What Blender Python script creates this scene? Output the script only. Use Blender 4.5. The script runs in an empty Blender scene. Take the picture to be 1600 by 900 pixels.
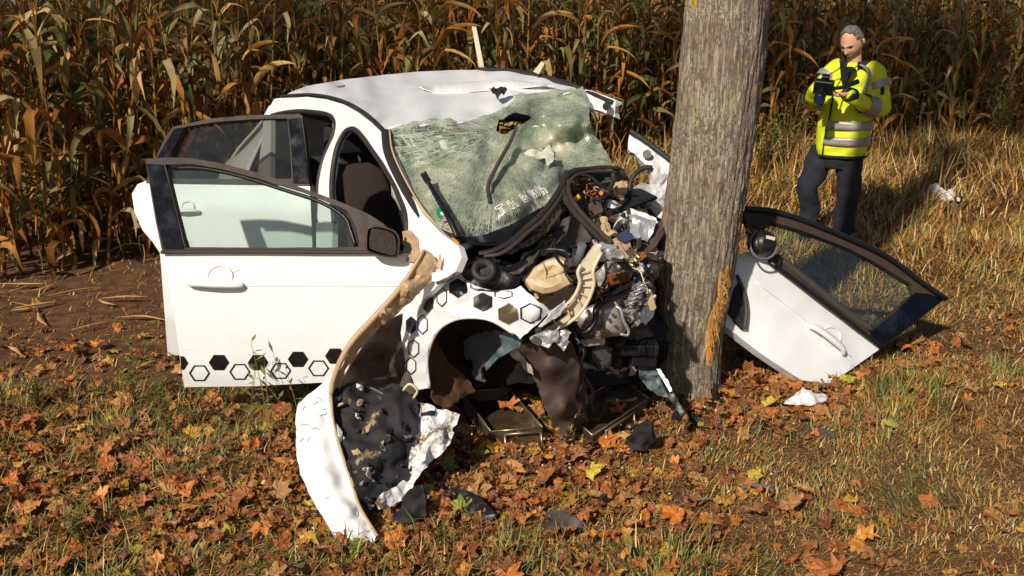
import bpy, bmesh, math, random
import numpy as np
from mathutils import Vector, Matrix, Euler, noise, geometry
from mathutils.bvhtree import BVHTree

random.seed(7); RNG = np.random.default_rng(7)
SC = bpy.context.scene
COL = SC.collection
# ------------------------------------------------------------------ camera
CAM_H, PITCH, FPX = 1.95, math.radians(15.7), 1570.0
cam_data = bpy.data.cameras.new("camera")
cam_data.sensor_width = 36.0
cam_data.lens = 36.0 * FPX / 1600.0
cam_data.clip_end = 500.0
cam_data.clip_start = 0.05
cam = bpy.data.objects.new("camera", cam_data); COL.objects.link(cam)
cam.location = (0, 0, CAM_H)
cam.rotation_euler = (math.radians(90) - PITCH, 0, 0)
SC.camera = cam
# ------------------------------------------------------------------ night sky and the one strong light
SUN_EL, SUN_AZ = math.radians(35), math.radians(29)      # the light stands behind the camera, to its left
to_sun = Vector((-math.sin(SUN_AZ) * math.cos(SUN_EL), -math.cos(SUN_AZ) * math.cos(SUN_EL), math.sin(SUN_EL)))
world = bpy.data.worlds.new("World"); SC.world = world; world.use_nodes = True
wn = world.node_tree; wn.nodes.clear()
sky = wn.nodes.new("ShaderNodeTexSky"); sky.sky_type = 'NISHITA'; sky.sun_disc = False
sky.sun_elevation = SUN_EL
sky.sun_rotation = math.atan2(to_sun.x, to_sun.y)
bg = wn.nodes.new("ShaderNodeBackground"); bg.inputs['Strength'].default_value = 0.05
wo = wn.nodes.new("ShaderNodeOutputWorld")
wn.links.new(sky.outputs[0], bg.inputs['Color']); wn.links.new(bg.outputs[0], wo.inputs['Surface'])
sd = bpy.data.lights.new("sun", 'SUN'); sd.energy = 3.9; sd.angle = math.radians(1.2); sd.color = (1.0, 0.92, 0.80)
sun = bpy.data.objects.new("sun", sd); COL.objects.link(sun)
sun.rotation_euler = to_sun.to_track_quat('Z', 'Y').to_euler()
sun.location = (-3, -6, 6)
vs = SC.view_settings
vs.view_transform = 'Standard'; vs.look = 'None'; vs.exposure = 0.3; vs.gamma = 1.0; vs.use_curve_mapping = False
SC.render.engine = 'CYCLES'
SC.cycles.use_denoising = True
SC.cycles.max_bounces = 8; SC.cycles.transparent_max_bounces = 16
SC.cycles.sample_clamp_indirect = 6

# ------------------------------------------------------------------ camera geometry: a pixel of the photograph at a distance
CP, SP = math.cos(PITCH), math.sin(PITCH)
EYE = Vector((0, 0, CAM_H))
def ray(px, py):
    a, b = (px - 800.0) / FPX, (450.0 - py) / FPX
    return Vector((a, CP + b * SP, -SP + b * CP))
def P(px, py, Y):
    d = ray(px, py); return EYE + d * (Y / d.y)
def PZ(px, py, z):
    d = ray(px, py); return EYE + d * ((z - CAM_H) / d.z)
def px_of(p):
    q = Vector(p) - EYE
    dep = q.y * CP - q.z * SP
    return 800 + FPX * q.x / dep, 450 - FPX * (q.y * SP + q.z * CP) / dep

# ------------------------------------------------------------------ materials
def srgb(h):
    h = h.lstrip('#'); o = []
    for i in (0, 2, 4):
        v = int(h[i:i + 2], 16) / 255.0
        o.append(v / 12.92 if v <= 0.04045 else ((v + 0.055) / 1.055) ** 2.4)
    return (o[0], o[1], o[2], 1.0)
class NT:
    def __init__(self, name):
        self.m = bpy.data.materials.new(name); self.m.use_nodes = True
        self.t = self.m.node_tree; self.n = self.t.nodes
        self.b = self.n["Principled BSDF"]; self.out = self.n["Material Output"]
        self._co = None
    def link(self, a, b): self.t.links.new(a, b)
    def new(self, kind, **kw):
        n = self.n.new(kind)
        for k, v in kw.items():
            if k in n.inputs.keys() if isinstance(k, str) else False: n.inputs[k].default_value = v
            else: setattr(n, k, v)
        return n
    def co(self, kind='Object'):
        if self._co is None: self._co = self.n.new("ShaderNodeTexCoord")
        return self._co.outputs[kind]
    def pos(self):
        return self.n.new("ShaderNodeNewGeometry").outputs['Position']
    def noise(self, scale, detail=4, rough=0.6, vec=None, dist=0.0):
        n = self.n.new("ShaderNodeTexNoise")
        n.inputs['Scale'].default_value = scale; n.inputs['Detail'].default_value = detail
        n.inputs['Roughness'].default_value = rough; n.inputs['Distortion'].default_value = dist
        self.link(vec if vec is not None else self.co(), n.inputs['Vector'])
        return n.outputs['Fac']
    def voro(self, scale, feature='F1', vec=None, out='Distance', rand=1.0):
        n = self.n.new("ShaderNodeTexVoronoi"); n.feature = feature
        n.inputs['Scale'].default_value = scale; n.inputs['Randomness'].default_value = rand
        self.link(vec if vec is not None else self.co(), n.inputs['Vector'])
        return n.outputs[out]
    def ramp(self, fac, stops, interp='LINEAR'):
        n = self.n.new("ShaderNodeValToRGB"); e = n.color_ramp; e.interpolation = interp
        while len(e.elements) < len(stops): e.elements.new(0.5)
        for el, (p, c) in zip(e.elements, stops):
            el.position = p; el.color = c if len(c) == 4 else (*c, 1)
        self.link(fac, n.inputs[0]); return n.outputs[0]
    def mapr(self, v, a, b, c=0.0, d=1.0):
        n = self.n.new("ShaderNodeMapRange"); n.clamp = True
        for i, x in enumerate((a, b, c, d)): n.inputs[i + 1].default_value = x
        self.link(v, n.inputs[0]); return n.outputs[0]
    def math(self, op, a, b=None):
        n = self.n.new("ShaderNodeMath"); n.operation = op
        for i, x in enumerate((a, b)):
            if x is None: continue
            if isinstance(x, (int, float)): n.inputs[i].default_value = x
            else: self.link(x, n.inputs[i])
        return n.outputs[0]
    def mix(self, f, a, b, blend='MIX'):
        n = self.n.new("ShaderNodeMix"); n.data_type = 'RGBA'; n.blend_type = blend
        for s, x in ((n.inputs[0], f), (n.inputs[6], a), (n.inputs[7], b)):
            if isinstance(x, (int, float)): s.default_value = x
            elif isinstance(x, (tuple, list)): s.default_value = x if len(x) == 4 else (*x, 1)
            else: self.link(x, s)
        return n.outputs[2]
    def bump(self, h, strength=0.4, dist=0.01):
        n = self.n.new("ShaderNodeBump"); n.inputs['Strength'].default_value = strength
        n.inputs['Distance'].default_value = dist
        self.link(h, n.inputs['Height']); self.link(n.outputs[0], self.b.inputs['Normal'])
    def set(self, **kw):
        for k, v in kw.items():
            s = self.b.inputs[k.replace('_', ' ')]
            if isinstance(v, (int, float, tuple)): s.default_value = v
            else: self.link(v, s)
        return self
    def stretch(self, sx, sy, sz, src='Object'):
        n = self.n.new("ShaderNodeMapping"); n.inputs['Scale'].default_value = (sx, sy, sz)
        self.link(self.co(src), n.inputs['Vector']); return n.outputs[0]
    def attr(self, name, out='Color'):
        n = self.n.new("ShaderNodeAttribute"); n.attribute_name = name; return n.outputs[out]
    def objrand(self):
        return self.n.new("ShaderNodeObjectInfo").outputs['Random']

M = {}
def simple(name, col, rough=0.5, metal=0.0, var=0.25, scale=14, bump=0.25, dirt=None, dirt_amt=(0.55, 0.7), **kw):
    t = NT(name)
    if not isinstance(col, tuple): col = srgb(col)
    dark = tuple(c * (1 - var) for c in col[:3]) + (1,)
    f = t.noise(scale, 5, 0.65)
    c = t.mix(f, dark, col)
    if dirt:
        d = t.mapr(t.noise(scale * 0.45, 7, 0.7), *dirt_amt)
        c = t.mix(d, c, srgb(dirt))
    t.set(Base_Color=c, Metallic=metal)
    t.set(Roughness=t.mapr(t.noise(scale * 2, 4), 0.3, 0.7, max(0.02, rough - 0.1), min(1, rough + 0.12)))
    if bump: t.bump(t.noise(scale * 4, 5), bump, 0.004)
    for k, v in kw.items(): t.set(**{k: v})
    M[name] = t.m
    return t.m

def paint(name, col, specks=0.5):
    t = NT(name)
    big = t.noise(3.0, 4)
    base = t.mix(t.mapr(big, 0.35, 0.7), col, tuple(c * 0.94 for c in col[:3]) + (1,))
    sp = t.noise(150, 3, 0.7); reg = t.noise(6, 3)
    m = t.math('MULTIPLY', t.mapr(sp, 0.66, 0.70), t.mapr(reg, 0.5, 0.62))
    base = t.mix(t.math('MULTIPLY', m, specks), base, srgb('#5a4632'))
    sc = t.noise(1.0, 2, 0.5, t.stretch(3, 3, 120))
    sr = t.noise(2.2, 2)
    m2 = t.math('MULTIPLY', t.mapr(sc, 0.70, 0.73), t.mapr(sr, 0.56, 0.66))
    base = t.mix(t.math('MULTIPLY', m2, 0.35 * specks), base, srgb('#6a6a70'))
    dust = t.mapr(t.noise(2.6, 6, 0.7), 0.5, 0.85, 0, 0.25 * specks)
    base = t.mix(dust, base, srgb('#a08a70'))
    t.set(Base_Color=base, Roughness=t.mapr(t.noise(8, 4), 0.3, 0.7, 0.32, 0.5), Coat_Weight=0.15, Coat_Roughness=0.12)
    M[name] = t.m; return t.m
paint('white_paint', (0.80, 0.80, 0.79, 1), 0.5)
paint('torn_paint', (0.78, 0.78, 0.77, 1), 1.0)
def crash_paint():
    t = NT('scraped_paint')
    n1 = t.noise(9, 8, 0.75, None, 0.6)
    n2 = t.noise(28, 5, 0.7)
    c = t.mix(t.mapr(n1, 0.56, 0.60), (0.76, 0.76, 0.74, 1), srgb('#8a6d4a'))
    c = t.mix(t.mapr(n2, 0.64, 0.68), c, srgb('#2a2724'))
    t.set(Base_Color=c, Roughness=0.4); t.bump(n1, 0.3, 0.004)
    M['scraped_paint'] = t.m
crash_paint()
simple('warm_shade_beige', '#c2a17c', 0.5, 0, 0.25, 8, 0.2, '#5b4532', (0.55, 0.75))  # tan puts warm shade of white paint into the colour; beige scraps share it
simple('liner_brown', '#54433a', 0.75, 0, 0.4, 16, 0.5, '#7a6450', (0.6, 0.8))
simple('liner_dark', '#221f20', 0.75, 0, 0.4, 20, 0.4)
simple('mud_liner', '#6a4c2e', 0.95, 0, 0.5, 26, 1.0, '#3a2818')
simple('felt_grey', '#6d7076', 1.0, 0, 0.35, 50, 0.9)
simple('black_plastic', '#17171a', 0.42, 0, 0.35, 22, 0.2, '#4a4038', (0.6, 0.8))
simple('grey_plastic', '#4b443f', 0.6, 0, 0.35, 18, 0.3, '#8a7a68', (0.6, 0.8))
simple('trim_brown', '#453a34', 0.6, 0, 0.2, 10, 0.1, Specular_IOR_Level=0.25)
simple('rubber', '#2c2826', 0.6, 0, 0.3, 25, 0.2, '#7a6a5a', (0.6, 0.85))
simple('gloss_black', '#0b0c12', 0.16, 0, 0.3, 8, 0, '#2a3044', (0.55, 0.8), Specular_IOR_Level=0.3)
simple('black_vinyl', '#121214', 0.45, 0, 0.3, 20, 0.1, '#55504a', (0.62, 0.75))
simple('white_vinyl', '#f0eee6', 0.5, 0, 0.1, 20, 0)
simple('beige_plastic', '#d0b48c', 0.45, 0, 0.2, 9, 0.15, '#8a6c48', (0.55, 0.8))
simple('cream_plastic', '#d8c8aa', 0.4, 0, 0.15, 9, 0.1, '#7a6448', (0.6, 0.8))
simple('cast_metal', '#c9c4ba', 0.42, 0.55, 0.25, 14, 0.5, '#8a6236', (0.5, 0.68))
simple('pale_steel', '#c9ccd0', 0.35, 0.5, 0.2, 12, 0.2, '#8a6d4a', (0.55, 0.75))
simple('dark_steel', '#57504a', 0.4, 0.7, 0.4, 18, 0.4, '#5a3a20', (0.5, 0.7))
simple('rust', '#9a5424', 0.8, 0.1, 0.5, 20, 0.6)
simple('foam_black', '#29272a', 0.8, 0, 0.5, 14, 1.0, '#9a8660', (0.61, 0.66))
simple('foam_beige', '#c8ab7c', 0.8, 0, 0.3, 16, 0.6)
simple('seat_cloth', '#3a2f2a', 0.95, 0, 0.3, 30, 0.5)
simple('headrest_cloth', '#202430', 0.95, 0, 0.3, 30, 0.5)
simple('cabin_dark', '#15171d', 0.8, 0, 0.4, 8, 0.2)
simple('airbag_cloth', '#c9cab8', 0.85, 0, 0.12, 6, 0.3)
simple('tray_metal', '#54412c', 0.6, 0.3, 0.5, 9, 0.5, '#8a7452', (0.48, 0.7))
simple('brass_wire', '#a8977a', 0.35, 0.8, 0.2, 20, 0.1)
simple('teal_panel', '#6b7f80', 0.5, 0.2, 0.4, 22, 0.4, '#2a2a28', (0.5, 0.65))
simple('sticker_green', '#0d8a4a', 0.4, 0, 0.1, 20, 0)
simple('sticker_pink', '#c87a9a', 0.4, 0, 0.1, 20, 0)
simple('orange_plastic', '#e07a10', 0.5, 0, 0.2, 20, 0)
simple('yellow_plastic', '#e0a810', 0.5, 0, 0.2, 20, 0)
simple('blue_box', '#3a4560', 0.5, 0, 0.3, 15, 0.1)
simple('paper_white', '#d6d4d2', 0.8, 0, 0.1, 12, 0.4)
simple('chrome', '#c8c8c8', 0.12, 1.0, 0.1, 10, 0)
simple('tyre_rubber', '#191919', 0.85, 0, 0.3, 30, 0.4)

def glass_mat(name, tint, refl=0.25, opac=0.12):
    t = NT(name)
    tr = t.new("ShaderNodeBsdfTransparent"); tr.inputs[0].default_value = tint
    gl = t.new("ShaderNodeBsdfGlossy"); gl.inputs['Roughness'].default_value = 0.03
    df = t.new("ShaderNodeBsdfDiffuse"); df.inputs[0].default_value = (0.35, 0.36, 0.33, 1)
    fr = t.new("ShaderNodeFresnel"); fr.inputs[0].default_value = 1.5
    m1 = t.new("ShaderNodeMixShader"); m2 = t.new("ShaderNodeMixShader")
    d = t.math('MULTIPLY', t.mapr(t.noise(5, 6, 0.7), 0.35, 0.75), opac)
    t.link(d, m2.inputs[0]); t.link(tr.outputs[0], m2.inputs[1]); t.link(df.outputs[0], m2.inputs[2])
    t.link(t.math('MINIMUM', t.math('MULTIPLY', fr.outputs[0], 1.0), refl), m1.inputs[0])
    t.link(m2.outputs[0], m1.inputs[1]); t.link(gl.outputs[0], m1.inputs[2])
    t.link(m1.outputs[0], t.out.inputs['Surface'])
    M[name] = t.m
glass_mat('window_glass', (0.80, 0.87, 0.83, 1), 0.12, 0.03)
glass_mat('dark_glass', (0.55, 0.56, 0.52, 1), 0.15, 0.04)
def crazed():
    t = NT('crazed_glass')
    co = t.co()
    warp = t.new("ShaderNodeTexNoise"); warp.inputs['Scale'].default_value = 4.0; t.link(co, warp.inputs['Vector'])
    vm = t.new("ShaderNodeVectorMath"); vm.operation = 'MULTIPLY_ADD'
    t.link(warp.outputs['Color'], vm.inputs[0]); vm.inputs[1].default_value = (0.2, 0.2, 0.2); t.link(co, vm.inputs[2])
    big = t.voro(9, 'DISTANCE_TO_EDGE', vm.outputs[0])
    mid = t.voro(26, 'DISTANCE_TO_EDGE', vm.outputs[0])
    fine = t.voro(85, 'DISTANCE_TO_EDGE')
    c = t.attr('craze', 'Fac')
    inv = t.mapr(c, 0.25, 0.75, 1, 0.3)
    l1 = t.mapr(big, 0.006, 0.016, 0.8, 0)
    l2 = t.mapr(mid, 0.008, 0.03, 0.6, 0)
    l3 = t.math('MULTIPLY', t.mapr(fine, 0.03, 0.14, 0.9, 0), t.mapr(c, 0.1, 0.6))
    sub = t.new("ShaderNodeVectorMath"); sub.operation = 'SUBTRACT'; t.link(co, sub.inputs[0]); sub.inputs[1].default_value = tuple(P(778, 200, 5.0))
    sx = t.new("ShaderNodeSeparateXYZ"); t.link(sub.outputs[0], sx.inputs[0])
    ang = t.math('ARCTAN2', sx.outputs[2], sx.outputs[0])
    ln_ = t.new("ShaderNodeVectorMath"); ln_.operation = 'LENGTH'; t.link(sub.outputs[0], ln_.inputs[0]); dist = ln_.outputs['Value']
    def pol(ka, kd):
        cb = t.new("ShaderNodeCombineXYZ"); t.link(t.math('MULTIPLY', ang, ka), cb.inputs[0]); t.link(t.math('MULTIPLY', dist, kd), cb.inputs[1]); return cb.outputs[0]
    def thin(n, w): return t.mapr(t.math('ABSOLUTE', t.math('SUBTRACT', n, 0.5)), w * .4, w, 1, 0)
    rad = t.math('MAXIMUM', thin(t.noise(1.0, 3, 0.6, pol(30, 1.6)), 0.022), thin(t.noise(1.0, 3, 0.6, pol(70, 5)), 0.02))
    rad = t.math('MAXIMUM', rad, t.math('MULTIPLY', thin(t.noise(1.0, 3, 0.6, pol(5, 26)), 0.018), 0.9))
    lines = t.math('MAXIMUM', t.math('MULTIPLY', t.math('MAXIMUM', t.math('MAXIMUM', l1, l2), rad), inv), l3)
    cloud = t.math('ADD', t.math('MULTIPLY', c, 1.25), t.math('SUBTRACT', t.math('MULTIPLY', t.noise(8, 9, 0.85), 2.6), 1.42))
    cell = t.voro(30, 'F1', vm.outputs[0], 'Color')
    cloud = t.math('ADD', cloud, t.math('MULTIPLY', t.math('SUBTRACT', cell, 0.5), 0.30))
    cl = t.new("ShaderNodeClamp"); t.link(cloud, cl.inputs[0])
    op = t.math('MAXIMUM', t.math('MULTIPLY', lines, 0.85), t.math('MULTIPLY', cl.outputs[0], 0.88))
    colr = t.ramp(t.math('ADD', t.math('MULTIPLY', t.noise(4.5, 6, 0.7), 0.75), t.math('MULTIPLY', t.noise(45, 4, 0.8), 0.3)), [(0.38, srgb('#47604f')), (0.47, srgb('#7b8f74')), (0.54, srgb('#adb08c')), (0.63, srgb('#dcd3b0'))])
    colr = t.mix(t.math('MULTIPLY', t.mapr(c, 0.6, 0.95), 0.75), colr, t.ramp(t.noise(14, 5, 0.7), [(0.35, srgb('#a5a888')), (0.6, srgb('#ddd8c0'))]))
    colr = t.mix(t.math('MULTIPLY', lines, 0.85), colr, srgb('#e6eadc'))
    df = t.new("ShaderNodeBsdfDiffuse"); t.link(colr, df.inputs[0])
    tl = t.new("ShaderNodeBsdfTranslucent"); t.link(colr, tl.inputs[0])
    gl = t.new("ShaderNodeBsdfGlossy"); gl.inputs['Roughness'].default_value = 0.25
    tr = t.new("ShaderNodeBsdfTransparent"); tr.inputs[0].default_value = (0.72, 0.82, 0.74, 1)
    bm = t.new("ShaderNodeBump"); bm.inputs['Strength'].default_value = 0.6; bm.inputs['Distance'].default_value = 0.004
    t.link(t.math('ADD', fine, mid), bm.inputs['Height'])
    for nn in (df, gl): t.link(bm.outputs[0], nn.inputs['Normal'])
    a = t.new("ShaderNodeMixShader"); a.inputs[0].default_value = 0.22
    t.link(df.outputs[0], a.inputs[1]); t.link(tl.outputs[0], a.inputs[2])
    b = t.new("ShaderNodeMixShader"); t.link(op, b.inputs[0]); t.link(tr.outputs[0], b.inputs[1]); t.link(a.outputs[0], b.inputs[2])
    d = t.new("ShaderNodeMixShader"); d.inputs[0].default_value = 0.07
    t.link(b.outputs[0], d.inputs[1]); t.link(gl.outputs[0], d.inputs[2])
    t.link(d.outputs[0], t.out.inputs['Surface'])
    M['crazed_glass'] = t.m
crazed()
def mirror_mat():
    t = NT('speckled_mirror')
    c = t.mix(t.noise(60, 6, 0.8), srgb('#1c1815'), srgb('#7d736a'))
    t.set(Base_Color=c, Metallic=0.6, Roughness=0.25); t.bump(t.noise(120, 4), 0.3, 0.002); M['speckled_mirror'] = t.m
mirror_mat()

# ------------------------------------------------------------------ object helpers
def mk(name, verts, faces, mat, parent=None, smooth=True, flat_from=None):
    me = bpy.data.meshes.new(name)
    me.from_pydata([tuple(v) for v in verts], [], faces)
    if smooth:
        k = len(faces) if flat_from is None else flat_from
        arr = [i < k for i in range(len(me.polygons))]
        me.polygons.foreach_set('use_smooth', arr)
    o = bpy.data.objects.new(name, me); COL.objects.link(o)
    if mat is not None: me.materials.append(M[mat] if isinstance(mat, str) else mat)
    if parent is not None: adopt(o, parent)
    return o
def adopt(o, parent):
    o.parent = parent
    o.matrix_parent_inverse = world_of(parent).inverted()
def world_of(o):
    if o.parent is None: return o.matrix_basis.copy()
    return world_of(o.parent) @ o.matrix_parent_inverse @ o.matrix_basis
def tag(o, label=None, cat=None, group=None, kind=None):
    if label: o['label'] = label
    if cat: o['category'] = cat
    if group: o['group'] = group
    if kind: o['kind'] = kind
    return o
def empty(name, loc, label=None, cat=None, group=None):
    o = bpy.data.objects.new(name, None); COL.objects.link(o); o.location = loc
    o.empty_display_size = 0.1
    return tag(o, label, cat, group)
def cat_rom(pts, n):
    pts = [Vector(p) for p in pts]
    out = []
    for i in range(len(pts) - 1):
        p1, p2 = pts[i], pts[i + 1]
        p0 = pts[i - 1] if i else p1 * 2 - p2
        p3 = pts[i + 2] if i + 2 < len(pts) else p2 * 2 - p1
        for k in range(n):
            t = k / n
            out.append(0.5 * ((2 * p1) + (p2 - p0) * t + (2 * p0 - 5 * p1 + 4 * p2 - p3) * t * t + (3 * p1 - p0 - 3 * p2 + p3) * t ** 3))
    out.append(pts[-1]); return out
def crum(p, s, seed):
    q = Vector((p[0] * s + seed * 7.31, p[1] * s + seed * 3.17, p[2] * s - seed * 1.73))
    return noise.voronoi(q)[0][0] * 1.1 - 0.6 + 0.35 * (1 - 3 * abs(noise.noise(q * 1.3))) + 0.3 * noise.noise(q * 2.6)
def inside(x, y, poly):
    r = False; j = len(poly) - 1
    for i in range(len(poly)):
        xi, yi = poly[i][0], poly[i][1]; xj, yj = poly[j][0], poly[j][1]
        if (yi > y) != (yj > y) and x < (xj - xi) * (y - yi) / (yj - yi) + xi: r = not r
        j = i
    return r
def densify(poly, step):
    out = []
    for i in range(len(poly)):
        a, b = poly[i], poly[(i + 1) % len(poly)]
        L = math.hypot(b[0] - a[0], b[1] - a[1]); n = max(1, int(round(L / step)))
        for k in range(n):
            t = k / n; out.append(tuple(a[q] + (b[q] - a[q]) * t for q in range(len(a))))
    return out
def smooth_poly(poly, n=4, closed=True):
    k = len(poly); out = []
    for i in range(k):
        p0, p1, p2, p3 = (poly[(i + j - 1) % k] for j in range(4))
        for s in range(n):
            t = s / n
            out.append(tuple(0.5 * (2 * p1[q] + (p2[q] - p0[q]) * t + (2 * p0[q] - 5 * p1[q] + 4 * p2[q] - p3[q]) * t * t + (3 * p1[q] - p0[q] - 3 * p2[q] + p3[q]) * t ** 3) for q in range(len(p1))))
    return out
def inv_depth(anchors):
    A = np.array([[a[0], a[1], 1.0] for a in anchors]); w = np.array([1.0 / a[2] for a in anchors])
    A2 = A / np.array([1000, 1000, 1])
    c, *_ = np.linalg.lstsq(A2, w, rcond=None)
    res = w - A2 @ c
    xy = A[:, :2]
    def f(px, py):
        d = ((xy - (px, py)) ** 2).sum(1) + 9.0
        k = 1.0 / d ** 1.5
        return P(px, py, 1.0 / (c[0] * px / 1000 + c[1] * py / 1000 + c[2] + float((k * res).sum() / k.sum())))
    return f
SHEETS = {}
def sheet(name, outline, mat, parent=None, inner=(), holes=(), step=12, crumple=0.0, cscale=9, thick=0.004, fn=None, seed=0, smooth=True, attr=None, rough_edge=0.0, back_mat=None):
    """A real panel: an outline and depths give its surface, which is meshed, buckled and given thickness away from the outer face."""
    rnd = random.Random(seed * 31 + len(name) * 7 + int(outline[0][0]))
    if fn is None: fn = inv_depth(list(outline) + list(inner))
    ol = densify([(p[0], p[1]) for p in outline], step)
    if rough_edge:
        ol = [(x + rnd.uniform(-1, 1) * rough_edge, y + rnd.uniform(-1, 1) * rough_edge) for x, y in ol]
    hs = [densify(h, step) for h in holes]
    v2 = [Vector(p) for p in ol]; edges = [(i, (i + 1) % len(ol)) for i in range(len(ol))]
    for h in hs:
        b = len(v2); v2 += [Vector(p) for p in h]; edges += [(b + i, b + (i + 1) % len(h)) for i in range(len(h))]
    bx = np.array([tuple(v) for v in v2])
    x0, y0 = bx[:len(ol)].min(0); x1, y1 = bx[:len(ol)].max(0)
    row = 0; y = y0 + step * 0.5
    while y < y1:
        x = x0 + step * (0.5 if row % 2 else 0.0)
        while x < x1:
            q = (x + rnd.uniform(-.22, .22) * step, y + rnd.uniform(-.22, .22) * step)
            if inside(q[0], q[1], ol) and not any(inside(q[0], q[1], h) for h in hs):
                if ((bx - q) ** 2).sum(1).min() > (0.5 * step) ** 2: v2.append(Vector(q))
            x += step
        y += step * 0.87; row += 1
    V, E, F, *_ = geometry.delaunay_2d_cdt(v2, edges, [], 1, 1e-4)
    faces = []
    for f in F:
        cx = sum(V[i].x for i in f) / len(f); cy = sum(V[i].y for i in f) / len(f)
        if not inside(cx, cy, ol) or any(inside(cx, cy, h) for h in hs): continue
        a, b, c = (V[i] for i in f[:3])
        ar = (b.x - a.x) * (c.y - a.y) - (b.y - a.y) * (c.x - a.x)
        if abs(ar) < 1e-6: continue
        faces.append(tuple(f) if ar < 0 else tuple(reversed(f)))
    pts = [fn(v.x, v.y) for v in V]
    nrm = [Vector() for _ in pts]
    for f in faces:
        n = (pts[f[1]] - pts[f[0]]).cross(pts[f[2]] - pts[f[0]])
        for i in f: nrm[i] += n
    nrm = [n.normalized() if n.length > 0 else Vector((0, -1, 0)) for n in nrm]
    if crumple:
        pts = [p + n * (crum(p, cscale, seed) * crumple) for p, n in zip(pts, nrm)]
    nf = len(faces); nv = len(pts)
    cnt = {}
    for f in faces:
        for i in range(3): cnt[(f[i], f[(i + 1) % 3])] = 1
    back = [p - n * thick for p, n in zip(pts, nrm)]
    allf = list(faces) + [tuple(i + nv for i in reversed(f)) for f in faces]
    k = len(allf); extra = []; rid = {}
    def rim(i):
        if i not in rid: rid[i] = 2 * nv + len(extra); extra.append(i)
        return rid[i]
    for (a, b) in cnt:
        if (b, a) not in cnt: allf.append((rim(b), rim(a), rim(a + nv), rim(b + nv)))
    allp = pts + back
    o = mk(name, allp + [allp[i] for i in extra], allf, mat, parent, smooth, k)
    if back_mat:
        o.data.materials.append(M[back_mat])
        for i in range(nf, k): o.data.polygons[i].material_index = 1
    SHEETS[o.name] = BVHTree.FromPolygons(pts, faces)
    if attr:
        at = o.data.attributes.new(attr[0], 'FLOAT', 'POINT')
        vals = [attr[1](v.x, v.y) for v in V]
        vals = vals + vals; at.data.foreach_set('value', vals + [vals[i] for i in extra])
    return o
def onto(o, px, py, off=0.003):
    d = ray(px, py).normalized()
    loc, n, i, dist = SHEETS[o.name].ray_cast(EYE, d)
    if loc is None:
        loc, n, i, dist = SHEETS[o.name].find_nearest(EYE + d * 4.2)
    if n.dot(d) > 0: n = -n
    return loc + n * off
def decal(name, poly, host, mat, ring=0.0, off=0.003, sub=4, parent=None):
    """a thin sticker that lies on its panel"""
    pl = densify(poly, max(2.0, math.hypot(poly[1][0] - poly[0][0], poly[1][1] - poly[0][1]) / sub))
    cx = sum(p[0] for p in poly) / len(poly); cy = sum(p[1] for p in poly) / len(poly)
    n = len(pl); vs_ = []; fs = []
    rings = (1.0, 1.0 - ring) if ring else (1.0, 0.66, 0.33)
    for r in rings:
        for (x, y) in pl: vs_.append(onto(host, cx + (x - cx) * r, cy + (y - cy) * r, off))
    for k in range(len(rings) - 1):
        for i in range(n):
            j = (i + 1) % n; fs.append((k * n + i, k * n + n + i, k * n + n + j, k * n + j))
    if not ring:
        vs_.append(onto(host, cx, cy, off)); b = (len(rings) - 1) * n
        for i in range(n): fs.append((b + i, len(vs_) - 1, b + (i + 1) % n))
    return mk(name, vs_, fs, mat, parent or host, True)
def ribbon(name, lines, host, mat, w=1.2, off=0.004, parent=None):
    vs_ = []; fs = []
    for ln in lines:
        for a, b in zip(ln[:-1], ln[1:]):
            dx, dy = b[0] - a[0], b[1] - a[1]; L = math.hypot(dx, dy) or 1
            nx, ny = -dy / L * w / 2, dx / L * w / 2; ex, ey = dx / L * w * .4, dy / L * w * .4
            base = len(vs_)
            for (x, y) in ((a[0] + nx - ex, a[1] + ny - ey), (b[0] + nx + ex, b[1] + ny + ey), (b[0] - nx + ex, b[1] - ny + ey), (a[0] - nx - ex, a[1] - ny - ey)):
                vs_.append(onto(host, x, y, 0) - ray(x, y).normalized() * off)
            fs.append((base, base + 1, base + 2, base + 3))
    return mk(name, vs_, fs, mat, parent or host, False)
def frame_of(t):
    t = t.normalized(); u = t.cross(Vector((0, 0, 1)))
    if u.length < 1e-3: u = t.cross(Vector((0, 1, 0)))
    u.normalize(); return u, t.cross(u).normalized()
def tube_geo(pts, r, sides=8, n=5, flat=1.0, cap=True):
    c = cat_rom(pts, n) if n > 1 else [Vector(p) for p in pts]
    m = len(c); rs = r if isinstance(r, (list, tuple)) else [r, r]
    vs_ = []; fs = []
    u = None
    for i, p in enumerate(c):
        t = (c[min(i + 1, m - 1)] - c[max(i - 1, 0)])
        if t.length < 1e-9: t = Vector((0, 0, 1))
        t.normalize()
        if u is None: u, _ = frame_of(t)
        u = (u - t * u.dot(t)); u = u.normalized() if u.length > 1e-6 else frame_of(t)[0]
        v = t.cross(u)
        f = i / (m - 1) * (len(rs) - 1); k = min(int(f), len(rs) - 2); rr = rs[k] + (rs[k + 1] - rs[k]) * (f - k)
        for s in range(sides):
            a = 2 * math.pi * s / sides
            vs_.append(p + u * (math.cos(a) * rr) + v * (math.sin(a) * rr * flat))
    for i in range(m - 1):
        for s in range(sides):
            s2 = (s + 1) % sides
            fs.append((i * sides + s, i * sides + s2, (i + 1) * sides + s2, (i + 1) * sides + s))
    if cap:
        fs.append(tuple(reversed(range(sides)))); fs.append(tuple(range((m - 1) * sides, m * sides)))
    return vs_, fs
def tube(name, pts, r, mat, parent=None, sides=8, n=5, flat=1.0):
    v, f = tube_geo(pts, r, sides, n, flat)
    return mk(name, v, f, mat, parent, True, len(f) - 2)
def PT(*l): return [P(*a) for a in l]
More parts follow.
